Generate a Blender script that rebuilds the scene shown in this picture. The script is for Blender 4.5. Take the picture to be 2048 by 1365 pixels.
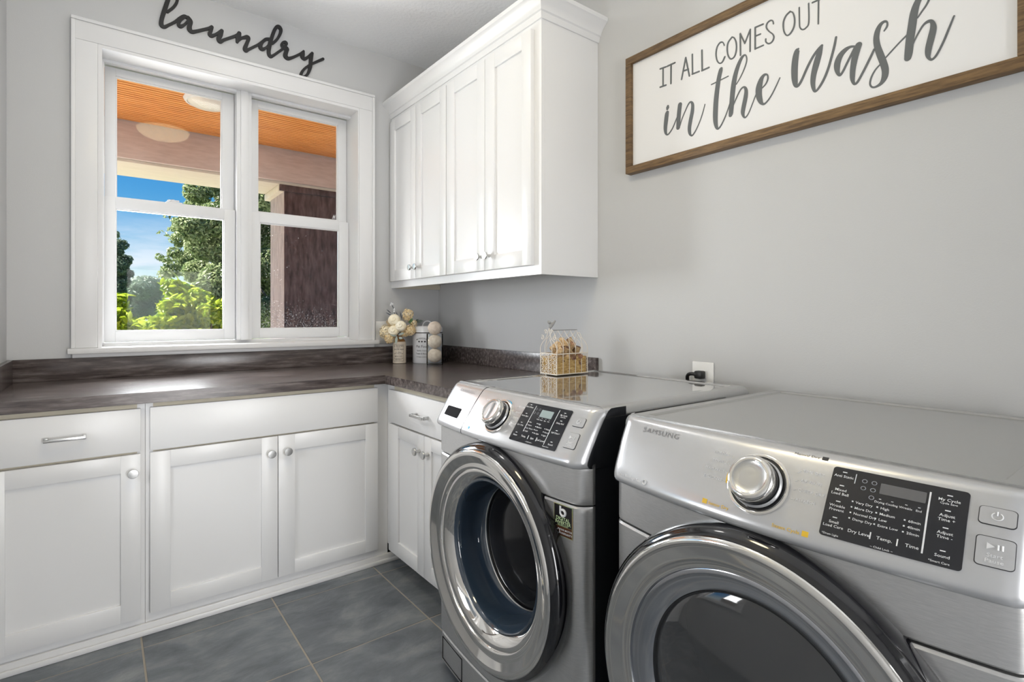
import bpy, bmesh, math, random
from math import sin, cos, pi, radians
from mathutils import Vector, Matrix

for _o in list(bpy.data.objects):
    bpy.data.objects.remove(_o)
SC = bpy.context.scene
COL = SC.collection

# ------------------------------------------------------------------ camera
CAMZ = 1.161
cam_d = bpy.data.cameras.new('camera')
cam = bpy.data.objects.new('camera', cam_d)
COL.objects.link(cam)
cam.location = (0, 0, CAMZ)
cam.rotation_euler = (pi / 2, 0, radians(-37.65))
cam_d.sensor_width = 36
cam_d.lens = 1065.5 / 2048 * 36
cam_d.shift_y = -(682.5 - 633.0) / 2048
cam_d.clip_start = 0.02
cam_d.clip_end = 500
SC.camera = cam
SC.view_settings.view_transform = 'Standard'
SC.view_settings.look = 'None'
SC.view_settings.exposure = 0.20
SC.view_settings.gamma = 1.0
SC.view_settings.use_curve_mapping = False
SC.cycles.use_denoising = True
SC.cycles.max_bounces = 9
SC.cycles.diffuse_bounces = 5
SC.cycles.glossy_bounces = 6
SC.cycles.transparent_max_bounces = 16
SC.cycles.sample_clamp_indirect = 6

# ------------------------------------------------------------------ sky, sun, large lights
def build_world():
    w = bpy.data.worlds.new('sky')
    SC.world = w
    w.use_nodes = True
    nt = w.node_tree
    n = nt.nodes
    n.clear()
    out = n.new('ShaderNodeOutputWorld')
    bg = n.new('ShaderNodeBackground')
    sky = n.new('ShaderNodeTexSky')
    sky.sky_type = 'NISHITA'
    sky.sun_disc = False
    sky.sun_elevation = radians(40)
    sky.sun_rotation = radians(282)
    sky.air_density = 1.0
    sky.dust_density = 0.4
    sky.ozone_density = 3.0
    tc = n.new('ShaderNodeTexCoord')
    sep = n.new('ShaderNodeSeparateXYZ')
    nt.links.new(tc.outputs['Generated'], sep.inputs[0])
    mp = n.new('ShaderNodeMapping')
    mp.inputs['Scale'].default_value = (3.0, 3.0, 14.0)
    nt.links.new(tc.outputs['Generated'], mp.inputs[0])
    noi = n.new('ShaderNodeTexNoise')
    noi.inputs['Scale'].default_value = 1.6
    noi.inputs['Detail'].default_value = 7
    noi.inputs['Roughness'].default_value = 0.6
    nt.links.new(mp.outputs[0], noi.inputs['Vector'])
    r1 = n.new('ShaderNodeValToRGB')
    r1.color_ramp.elements[0].position = 0.38
    r1.color_ramp.elements[1].position = 0.60
    nt.links.new(noi.outputs['Fac'], r1.inputs[0])
    r2 = n.new('ShaderNodeMapRange')
    r2.inputs['From Min'].default_value = 0.06
    r2.inputs['From Max'].default_value = 0.17
    r2.inputs['To Min'].default_value = 1.0
    r2.inputs['To Max'].default_value = 0.0
    nt.links.new(sep.outputs['Z'], r2.inputs['Value'])
    mul = n.new('ShaderNodeMath')
    mul.operation = 'MULTIPLY'
    nt.links.new(r1.outputs[0], mul.inputs[0])
    nt.links.new(r2.outputs[0], mul.inputs[1])
    hsv = n.new('ShaderNodeHueSaturation')
    hsv.inputs['Saturation'].default_value = SKY_SAT
    hsv.inputs['Value'].default_value = SKY_VAL
    nt.links.new(sky.outputs[0], hsv.inputs['Color'])
    mix = n.new('ShaderNodeMix')
    mix.data_type = 'RGBA'
    nt.links.new(mul.outputs[0], mix.inputs['Factor'])
    nt.links.new(hsv.outputs[0], mix.inputs['A'])
    mix.inputs['B'].default_value = (0.80, 0.85, 0.95, 1)
    nt.links.new(mix.outputs['Result'], bg.inputs['Color'])
    bg.inputs['Strength'].default_value = 1.0
    nt.links.new(bg.outputs[0], out.inputs['Surface'])

SKY_SAT, SKY_VAL = 1.52, 0.122
build_world()

def lamp(name, kind, loc, rot, energy, color, **kw):
    d = bpy.data.lights.new(name, kind)
    d.energy = energy
    d.color = color
    for k, v in kw.items():
        setattr(d, k, v)
    o = bpy.data.objects.new(name, d)
    COL.objects.link(o)
    o.location = loc
    o.rotation_euler = rot
    return o

lamp('sun', 'SUN', (-8, 8, 20), Vector((0.74, -0.16, -0.65)).to_track_quat('-Z', 'Y').to_euler(), 17.0, (1.0, 0.95, 0.86), angle=radians(0.6))
# daylight entering by the side window in the left wall
lamp('daylight_side_window', 'AREA', (-0.80, 1.58, 1.14), (0, radians(-88), 0), 9.0, (0.97, 0.985, 1.0),
     shape='RECTANGLE', size=0.46, size_y=0.50)
# daylight entering by the porch window
lamp('daylight_porch_window', 'AREA', (0.27, 3.40, 1.52), (radians(-93), 0, radians(10)), 33, (0.95, 0.98, 1.0),
     shape='RECTANGLE', size=0.38, size_y=0.60)
# fill panel added behind the camera, shining in through the rear doorway
lamp('hall_fill', 'AREA', (0.70, -2.5, 0.95), (radians(94), 0, 0), 130, (0.985, 0.99, 1.0),
     shape='RECTANGLE', size=2.3, size_y=1.7)

# ------------------------------------------------------------------ materials
def new_mat(name):
    m = bpy.data.materials.new(name)
    m.use_nodes = True
    nt = m.node_tree
    b = nt.nodes['Principled BSDF']
    return m, nt, b

def add_bump(nt, b, scale, strength, detail=4, dist=0.002, stretch=None, coord='Object'):
    tc = nt.nodes.new('ShaderNodeTexCoord')
    mp = nt.nodes.new('ShaderNodeMapping')
    if stretch:
        mp.inputs['Scale'].default_value = stretch
    nt.links.new(tc.outputs[coord], mp.inputs[0])
    no = nt.nodes.new('ShaderNodeTexNoise')
    no.inputs['Scale'].default_value = scale
    no.inputs['Detail'].default_value = detail
    nt.links.new(mp.outputs[0], no.inputs['Vector'])
    bp = nt.nodes.new('ShaderNodeBump')
    bp.inputs['Strength'].default_value = strength
    bp.inputs['Distance'].default_value = dist
    nt.links.new(no.outputs['Fac'], bp.inputs['Height'])
    nt.links.new(bp.outputs[0], b.inputs['Normal'])
    return no

def plain(name, col, rough=0.5, metal=0.0, bump=None, coat=0.0, spec=None, sss=0):
    m, nt, b = new_mat(name)
    b.inputs['Base Color'].default_value = (*col, 1)
    b.inputs['Roughness'].default_value = rough
    b.inputs['Metallic'].default_value = metal
    b.inputs['Coat Weight'].default_value = coat
    b.inputs['Coat Roughness'].default_value = 0.05
    if spec is not None:
        b.inputs['Specular IOR Level'].default_value = spec
    if bump:
        add_bump(nt, b, *bump)
    return m

def noisy(name, cols, scale, rough=0.5, stretch=(1, 1, 1), detail=6, bump=0.0, bdist=0.001, metal=0.0, pos=(0.35, 0.65), coord='Object', rand=0.0, rough_noise=0, coat=0.0, distort=0.0):
    """colour ramp over stretched noise, optional per-object brightness change"""
    m, nt, b = new_mat(name)
    N = nt.nodes
    tc = N.new('ShaderNodeTexCoord')
    mp = N.new('ShaderNodeMapping')
    mp.inputs['Scale'].default_value = stretch
    if rand:
        oi = N.new('ShaderNodeObjectInfo')
        cb = N.new('ShaderNodeCombineXYZ')
        mm = N.new('ShaderNodeMath'); mm.operation = 'MULTIPLY'; mm.inputs[1].default_value = 37.0
        nt.links.new(oi.outputs['Random'], mm.inputs[0])
        for i in range(3):
            nt.links.new(mm.outputs[0], cb.inputs[i])
        nt.links.new(cb.outputs[0], mp.inputs['Location'])
    nt.links.new(tc.outputs[coord], mp.inputs[0])
    no = N.new('ShaderNodeTexNoise')
    no.inputs['Scale'].default_value = scale
    no.inputs['Detail'].default_value = detail
    no.inputs['Roughness'].default_value = 0.62
    no.inputs['Distortion'].default_value = distort
    nt.links.new(mp.outputs[0], no.inputs['Vector'])
    rp = N.new('ShaderNodeValToRGB')
    el = rp.color_ramp.elements
    el[0].position, el[1].position = pos
    el[0].color = (*cols[0], 1)
    el[1].color = (*cols[-1], 1)
    for i, c in enumerate(cols[1:-1]):
        e = el.new(pos[0] + (pos[1] - pos[0]) * (i + 1) / (len(cols) - 1))
        e.color = (*c, 1)
    nt.links.new(no.outputs['Fac'], rp.inputs[0])
    last = rp.outputs[0]
    if rand:
        h = N.new('ShaderNodeHueSaturation')
        mr = N.new('ShaderNodeMapRange')
        mr.inputs['To Min'].default_value = 1 - rand
        mr.inputs['To Max'].default_value = 1 + rand
        nt.links.new(oi.outputs['Random'], mr.inputs['Value'])
        nt.links.new(mr.outputs[0], h.inputs['Value'])
        nt.links.new(last, h.inputs['Color'])
        last = h.outputs[0]
    nt.links.new(last, b.inputs['Base Color'])
    b.inputs['Roughness'].default_value = rough
    b.inputs['Metallic'].default_value = metal
    b.inputs['Coat Weight'].default_value = coat
    if bump:
        bp = N.new('ShaderNodeBump')
        bp.inputs['Strength'].default_value = bump
        bp.inputs['Distance'].default_value = bdist
        nt.links.new(no.outputs['Fac'], bp.inputs['Height'])
        nt.links.new(bp.outputs[0], b.inputs['Normal'])
    return m

def emitter(name, col, strength):
    m, nt, b = new_mat(name)
    b.inputs['Base Color'].default_value = (*col, 1)
    b.inputs['Emission Color'].default_value = (*col, 1)
    b.inputs['Emission Strength'].default_value = strength
    return m

def glass_pane(name, tint=(1, 1, 1), ior=1.5, rough=0.0, dirt=False):
    m = bpy.data.materials.new(name)
    m.use_nodes = True
    nt = m.node_tree
    N = nt.nodes
    N.clear()
    out = N.new('ShaderNodeOutputMaterial')
    tr = N.new('ShaderNodeBsdfTransparent')
    tr.inputs[0].default_value = (*tint, 1)
    gl = N.new('ShaderNodeBsdfGlossy')
    gl.inputs['Roughness'].default_value = rough
    fr = N.new('ShaderNodeFresnel')
    fr.inputs['IOR'].default_value = ior
    mx = N.new('ShaderNodeMixShader')
    nt.links.new(fr.outputs[0], mx.inputs[0])
    nt.links.new(tr.outputs[0], mx.inputs[1])
    nt.links.new(gl.outputs[0], mx.inputs[2])
    last = mx
    if dirt:
        tc = N.new('ShaderNodeTexCoord')
        no = N.new('ShaderNodeTexNoise')
        no.inputs['Scale'].default_value = 170
        no.inputs['Detail'].default_value = 3
        nt.links.new(tc.outputs['Object'], no.inputs['Vector'])
        sp = N.new('ShaderNodeSeparateXYZ')
        nt.links.new(tc.outputs['Generated'], sp.inputs[0])
        mr = N.new('ShaderNodeMapRange')
        mr.inputs['From Min'].default_value = 0.0
        mr.inputs['From Max'].default_value = 0.30
        mr.inputs['To Min'].default_value = 0.10
        mr.inputs['To Max'].default_value = 0.0
        nt.links.new(sp.outputs['Z'], mr.inputs['Value'])
        ad = N.new('ShaderNodeMath'); ad.operation = 'ADD'
        nt.links.new(no.outputs['Fac'], ad.inputs[0])
        nt.links.new(mr.outputs[0], ad.inputs[1])
        rp = N.new('ShaderNodeMapRange')
        rp.inputs['From Min'].default_value = 0.66
        rp.inputs['From Max'].default_value = 0.74
        rp.inputs['To Max'].default_value = 0.32
        nt.links.new(ad.outputs[0], rp.inputs['Value'])
        df = N.new('ShaderNodeBsdfTranslucent')
        df.inputs[0].default_value = (0.7, 0.72, 0.75, 1)
        m2 = N.new('ShaderNodeMixShader')
        nt.links.new(rp.outputs[0], m2.inputs[0])
        nt.links.new(mx.outputs[0], m2.inputs[1])
        nt.links.new(df.outputs[0], m2.inputs[2])
        last = m2
    nt.links.new(last.outputs[0], out.inputs[0])
    return m

def leaf_mat(name, c1, c2, rough=0.45):
    m, nt, b = new_mat(name)
    N = nt.nodes
    g = N.new('ShaderNodeNewGeometry')
    rp = N.new('ShaderNodeValToRGB')
    rp.color_ramp.elements[0].color = (*c1, 1)
    rp.color_ramp.elements[1].color = (*c2, 1)
    nt.links.new(g.outputs['Random Per Island'], rp.inputs[0])
    nt.links.new(rp.outputs[0], b.inputs['Base Color'])
    b.inputs['Roughness'].default_value = rough
    t = N.new('ShaderNodeBsdfTranslucent')
    nt.links.new(rp.outputs[0], t.inputs[0])
    mx = N.new('ShaderNodeMixShader')
    mx.inputs[0].default_value = 0.35
    out = N['Material Output']
    nt.links.new(b.outputs[0], mx.inputs[1])
    nt.links.new(t.outputs[0], mx.inputs[2])
    nt.links.new(mx.outputs[0], out.inputs[0])
    return m

M = {}
M['wall'] = plain('wall_paint', (0.53, 0.535, 0.54), 0.55, bump=(220, 0.12, 3, 0.002))
M['ceil'] = plain('ceiling_paint', (0.86, 0.865, 0.87), 0.8, bump=(55, 0.55, 5, 0.006))
M['white'] = plain('white_cabinet_paint', (0.77, 0.77, 0.775), 0.32, bump=(60, 0.05, 3, 0.001))
M['trim'] = plain('white_trim_paint', (0.74, 0.74, 0.745), 0.35)
M['vinyl'] = plain('white_vinyl', (0.74, 0.745, 0.755), 0.4)
M['cream'] = plain('cream_bare_wood', (0.60, 0.55, 0.44), 0.6)
M['counter'] = noisy('brown_laminate', [(0.032, 0.024, 0.023), (0.095, 0.076, 0.072), (0.23, 0.20, 0.19)], 7, 0.22,
                     (1.0, 9.0, 9.0), 9, 0.10, 0.0008, pos=(0.30, 0.74))
M['slate'] = noisy('slate_tile', [(0.085, 0.097, 0.112), (0.150, 0.165, 0.184), (0.25, 0.265, 0.275)], 6, 0.42,
                   (0.9, 1.6, 1.0), 15, 0.9, 0.006, pos=(0.30, 0.72), rand=0.12, distort=0.35)
M['grout'] = plain('grout', (0.36, 0.32, 0.27), 0.9, bump=(300, 0.3, 2, 0.001))
M['nickel'] = plain('brushed_nickel', (0.60, 0.60, 0.59), 0.26, 1.0)
M['chrome'] = plain('dark_chrome', (0.82, 0.80, 0.77), 0.06, 1.0)
M['chrome2'] = plain('smoky_chrome', (0.56, 0.57, 0.60), 0.12, 1.0)
M['steel'] = noisy('brushed_platinum', [(0.54, 0.54, 0.54), (0.64, 0.635, 0.63)], 60, 0.32, (1, 1, 25), 3, 0.0, metal=0.85)
M['steeltop'] = noisy('brushed_top', [(0.42, 0.42, 0.42), (0.50, 0.50, 0.495)], 50, 0.26, (1, 25, 1), 3, 0.0, metal=0.75)
M['gloss_top'] = noisy('glossy_top', [(0.50, 0.50, 0.50), (0.57, 0.57, 0.57)], 50, 0.05, (1, 25, 1), 3, 0.0, metal=0.80)
M['silver'] = plain('silver_plastic', (0.57, 0.575, 0.59), 0.26, 0.55, coat=0.5)
M['blackside'] = plain('black_side', (0.014, 0.015, 0.018), 0.42)
M['blackgloss'] = plain('black_gloss', (0.006, 0.006, 0.008), 0.08, coat=0.6)
M['display'] = plain('display_black', (0.010, 0.011, 0.016), 0.12, coat=0.4)
M['lcd'] = plain('lcd_grey', (0.30, 0.37, 0.38), 0.3)
M['lcd2'] = plain('lcd_dark', (0.13, 0.13, 0.135), 0.3)
M['ink_white'] = plain('white_print', (0.75, 0.76, 0.78), 0.5)
M['ink_grey'] = plain('grey_print', (0.72, 0.73, 0.75), 0.4)
M['ink_dim'] = plain('dim_print', (0.30, 0.31, 0.34), 0.4)
M['ink_yellow'] = plain('yellow_print', (0.75, 0.48, 0.03), 0.5)
M['ink_blue'] = plain('blue_print', (0.05, 0.42, 0.75), 0.5)
M['ink_black'] = plain('black_print', (0.03, 0.03, 0.032), 0.6)
M['blueglass'] = plain('blue_door_glass', (0.028, 0.045, 0.07), 0.05, coat=1.0)
M['drum'] = plain('dark_drum', (0.006, 0.006, 0.007), 0.12, spec=0.3)
M['greyglass'] = plain('grey_door_glass', (0.035, 0.037, 0.040), 0.05, coat=1.0)
M['rubber'] = plain('dark_gasket', (0.03, 0.03, 0.034), 0.5)
M['signboard'] = plain('sign_board', (0.76, 0.76, 0.765), 0.55, bump=(90, 0.05, 3, 0.001))
M['signgrey'] = plain('sign_letter', (0.115, 0.125, 0.13), 0.6)
M['signwood'] = noisy('sign_wood', [(0.085, 0.047, 0.018), (0.21, 0.125, 0.052)], 14, 0.55, (1, 1, 12), 8, 0.2, 0.001, rand=0.1)
M['signwood_h'] = noisy('sign_wood_h', [(0.085, 0.047, 0.018), (0.21, 0.125, 0.052)], 14, 0.55, (12, 1, 12), 8, 0.2, 0.001, rand=0.1)
M['charcoal'] = plain('charcoal_wood', (0.010, 0.010, 0.011), 0.5, bump=(180, 0.2, 3, 0.001))
M['plate'] = plain('switch_plate', (0.78, 0.78, 0.77), 0.35)
M['slot'] = plain('slot_dark', (0.012, 0.012, 0.014), 0.8, spec=0.1)
M['stoneware'] = plain('stoneware', (0.62, 0.54, 0.44), 0.35, coat=0.3)
M['stonebrown'] = plain('stone_glaze', (0.26, 0.12, 0.035), 0.3, coat=0.3)
M['enamel'] = plain('white_enamel', (0.74, 0.75, 0.78), 0.25, coat=0.3)
M['wool'] = noisy('cream_wool', [(0.55, 0.46, 0.38), (0.74, 0.66, 0.57)], 25, 0.95, bump=0.5, bdist=0.004)
M['vase'] = glass_pane('vase_glass', (0.985, 0.995, 0.995), 1.12)
M['pane'] = glass_pane('window_pane', ior=1.16)
M['pane_dirty'] = glass_pane('window_pane_dirty', ior=1.16, dirt=True)
M['petal'] = noisy('cream_petal', [(0.82, 0.68, 0.42), (0.95, 0.88, 0.70)], 30, 0.7)
M['rosepetal'] = noisy('rose_petal', [(0.93, 0.82, 0.58), (0.98, 0.93, 0.78)], 30, 0.7)
M['petal2'] = noisy('butter_petal', [(0.76, 0.55, 0.26), (0.93, 0.80, 0.55)], 60, 0.7)
M['sage'] = plain('sage_leaf', (0.36, 0.42, 0.38), 0.6)
M['darkleaf'] = plain('dark_leaf', (0.07, 0.09, 0.08), 0.6)
M['greenleaf'] = plain('green_leaf', (0.05, 0.12, 0.035), 0.5)
M['twig'] = plain('twig', (0.06, 0.07, 0.09), 0.7)
M['stem'] = plain('stem', (0.14, 0.16, 0.07), 0.6)
M['wire'] = plain('cream_wire', (0.72, 0.67, 0.60), 0.45)
M['greywire'] = plain('grey_cast', (0.30, 0.30, 0.30), 0.6)
M['wicker'] = noisy('wicker', [(0.34, 0.20, 0.06), (0.62, 0.45, 0.20)], 60, 0.7, (1, 1, 3), 4)
M['cork'] = noisy('cork', [(0.36, 0.22, 0.10), (0.62, 0.46, 0.27)], 120, 0.85, bump=0.3, rand=0.25)
M['corkend'] = noisy('cork_end', [(0.10, 0.035, 0.03), (0.34, 0.20, 0.11)], 90, 0.85, rand=0.5)
M['cable'] = plain('black_cable', (0.012, 0.012, 0.012), 0.45)
M['beadboard'] = noisy('cedar_beadboard', [(0.62, 0.23, 0.050), (0.84, 0.38, 0.10)], 5, 0.4, (0.6, 12, 1), 6)
M['beam'] = noisy('painted_beam', [(0.54, 0.45, 0.40), (0.64, 0.55, 0.50)], 6, 0.6, (1, 6, 6), 6)
M['soffit'] = noisy('cream_soffit', [(0.62, 0.56, 0.46), (0.70, 0.64, 0.54)], 6, 0.6, (1, 10, 1), 6)
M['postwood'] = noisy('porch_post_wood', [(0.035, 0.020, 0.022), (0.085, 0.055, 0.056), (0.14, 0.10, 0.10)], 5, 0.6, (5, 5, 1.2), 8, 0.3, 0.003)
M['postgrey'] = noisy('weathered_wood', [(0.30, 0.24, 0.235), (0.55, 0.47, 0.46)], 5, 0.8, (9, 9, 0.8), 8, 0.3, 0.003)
M['lampglass'] = plain('lamp_glass', (0.72, 0.70, 0.64), 0.3)
M['domeglow'] = emitter('dome_glow', (1.0, 0.84, 0.52), 22.0)
M['domeglow2'] = emitter('dome_glow_white', (1.0, 0.98, 0.96), 9.0)
M['bronze'] = plain('lamp_metal', (0.30, 0.27, 0.23), 0.4, 0.8)
M['leaf_tree'] = leaf_mat('tree_leaf', (0.08, 0.14, 0.045), (0.40, 0.46, 0.24), 0.3)
M['leaf_hazed'] = leaf_mat('hazed_far_leaf', (0.16, 0.23, 0.17), (0.30, 0.38, 0.28))  # pale tones carry the distance haze in the leaf colour
M['leaf_dark'] = leaf_mat('dark_tree_leaf', (0.08, 0.13, 0.09), (0.17, 0.23, 0.15))
M['leaf_bush'] = leaf_mat('bush_leaf', (0.09, 0.21, 0.015), (0.50, 0.60, 0.04), 0.35)
M['bark'] = noisy('bark', [(0.05, 0.04, 0.03), (0.13, 0.10, 0.08)], 12, 0.9, (4, 4, 1))
M['grass'] = noisy('lawn', [(0.06, 0.12, 0.03), (0.14, 0.22, 0.06)], 3, 0.9)
M['deck'] = noisy('porch_deck', [(0.52, 0.42, 0.32), (0.62, 0.52, 0.41)], 5, 0.7, (0.6, 8, 1), 5)
M['logo'] = plain('logo_metal', (0.28, 0.28, 0.29), 0.35, 0.4)
M['concrete'] = plain('bounce_slab_concrete', (0.60, 0.59, 0.56), 0.9)
M['siding'] = plain('exterior_siding', (0.5, 0.48, 0.44), 0.7)
M['doorwhite'] = plain('door_paint', (0.78, 0.78, 0.77), 0.4)
M['holo'] = noisy('sticker_foil', [(0.25, 0.62, 0.70), (0.65, 0.70, 0.30), (0.70, 0.40, 0.25)], 9, 0.25, metal=0.5)
M['foilprint'] = plain('foil_print', (0.62, 0.78, 0.45), 0.4)
M['sticker'] = plain('sticker_black', (0.012, 0.010, 0.012), 0.25)
M['stickbrown'] = plain('sticker_brown', (0.075, 0.028, 0.012), 0.25)
LAUNDRY=[[(0.2495,2.6038,0.0058),(0.2707,2.63,0.0057),(0.2849,2.6571,0.0061),(0.2893,2.6818,0.0067),(0.2849,2.699,0.0079),(0.2742,2.7024,0.0071),(0.2618,2.6884,0.0068),(0.2513,2.6595,0.0086),(0.2399,2.616,0.0091),(0.2295,2.5751,0.0088),(0.2248,2.5466,0.0089),(0.2269,2.5318,0.0092),(0.2373,2.5284,0.0072),(0.253,2.5415,0.0058),(0.2778,2.5645,0.0057),(0.2992,2.5906,0.0061),(0.3172,2.6057,0.0073),(0.3299,2.6033,0.0081)],
 [(0.319,2.6038,0.006),(0.3028,2.5834,0.0062),(0.2938,2.5615,0.0074),(0.301,2.5523,0.0084),(0.3154,2.5624,0.0057),(0.3299,2.5842,0.005),(0.3354,2.5988,0.005)],
 [(0.3336,2.6045,0.0079),(0.3436,2.5888,0.0092),(0.3391,2.5639,0.0097),(0.34,2.5493,0.0105),(0.3501,2.542,0.0085),(0.3685,2.5502,0.0069),(0.3947,2.5656,0.0065),(0.4211,2.5815,0.0066),(0.4335,2.5932,0.0065)],
 [(0.4345,2.5924,0.0078),(0.4297,2.5724,0.0082),(0.4253,2.5557,0.0089),(0.4326,2.549,0.0085),(0.4479,2.5587,0.0062),(0.4634,2.5746,0.0059),(0.477,2.59,0.0063)],
 [(0.478,2.5882,0.0084),(0.4721,2.5643,0.01),(0.4643,2.5443,0.0101),(0.4711,2.5322,0.0085),(0.4907,2.5483,0.0064),(0.5383,2.5817,0.0064),(0.5524,2.5969,0.0065)],
 [(0.5568,2.6009,0.0096),(0.5524,2.5802,0.0118),(0.5481,2.5558,0.007)],
 [(0.5481,2.557,0.006),(0.5656,2.5783,0.0062),(0.581,2.5881,0.0074),(0.5944,2.5941,0.0099),(0.6,2.5876,0.0087),(0.5933,2.564,0.0084),(0.5844,2.5368,0.0099),(0.5877,2.5244,0.01),(0.6011,2.5334,0.0065),(0.6258,2.5545,0.0059),(0.6462,2.5719,0.0058),(0.6692,2.5977,0.0057),(0.683,2.6115,0.0068),(0.6993,2.6172,0.0074)],
 [(0.6854,2.6123,0.0063),(0.6692,2.5952,0.0072),(0.6577,2.5718,0.0087),(0.6588,2.5573,0.0102),(0.6692,2.555,0.0078),(0.6854,2.5692,0.0057),(0.7017,2.593,0.0057)],
 [(0.7157,2.5999,0.0063),(0.737,2.6267,0.0063),(0.7525,2.6594,0.0072),(0.7573,2.6837,0.0084),(0.7489,2.6961,0.0101),(0.737,2.6934,0.008),(0.7252,2.6719,0.0081),(0.7134,2.6342,0.0084),(0.7028,2.5933,0.0097),(0.697,2.554,0.009),(0.6993,2.5348,0.0087),(0.7075,2.5285,0.0076),(0.7228,2.5406,0.006),(0.7417,2.5601,0.0059),(0.7657,2.5851,0.0059),(0.7777,2.6015,0.0064),(0.7854,2.6192,0.0068),(0.7801,2.6256,0.0076),(0.7681,2.6201,0.0064),(0.7621,2.6068,0.0075),(0.7681,2.596,0.0098)],
 [(0.7705,2.5954,0.011),(0.7874,2.5943,0.0108),(0.785,2.5783,0.0101),(0.7801,2.5565,0.011),(0.7874,2.5459,0.0108),(0.7995,2.5457,0.008),(0.8265,2.5627,0.0063),(0.8588,2.5891,0.0061),(0.8739,2.6066,0.005)],
 [(0.8744,2.6068,0.0055),(0.8701,2.5886,0.0099),(0.8688,2.574,0.0107),(0.8789,2.5666,0.0085),(0.8966,2.5809,0.0067),(0.9196,2.61,0.0067)],
 [(0.9201,2.6089,0.0075),(0.9145,2.581,0.0096),(0.9119,2.5541,0.0091),(0.9093,2.5272,0.0087),(0.8966,2.4897,0.0069),(0.8789,2.4692,0.0064),(0.8638,2.4651,0.0079),(0.8601,2.4744,0.0073),(0.8713,2.5008,0.0067),(0.8966,2.5314,0.0056),(0.9247,2.5552,0.0058),(0.9793,2.5949,0.0071)]]
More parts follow.
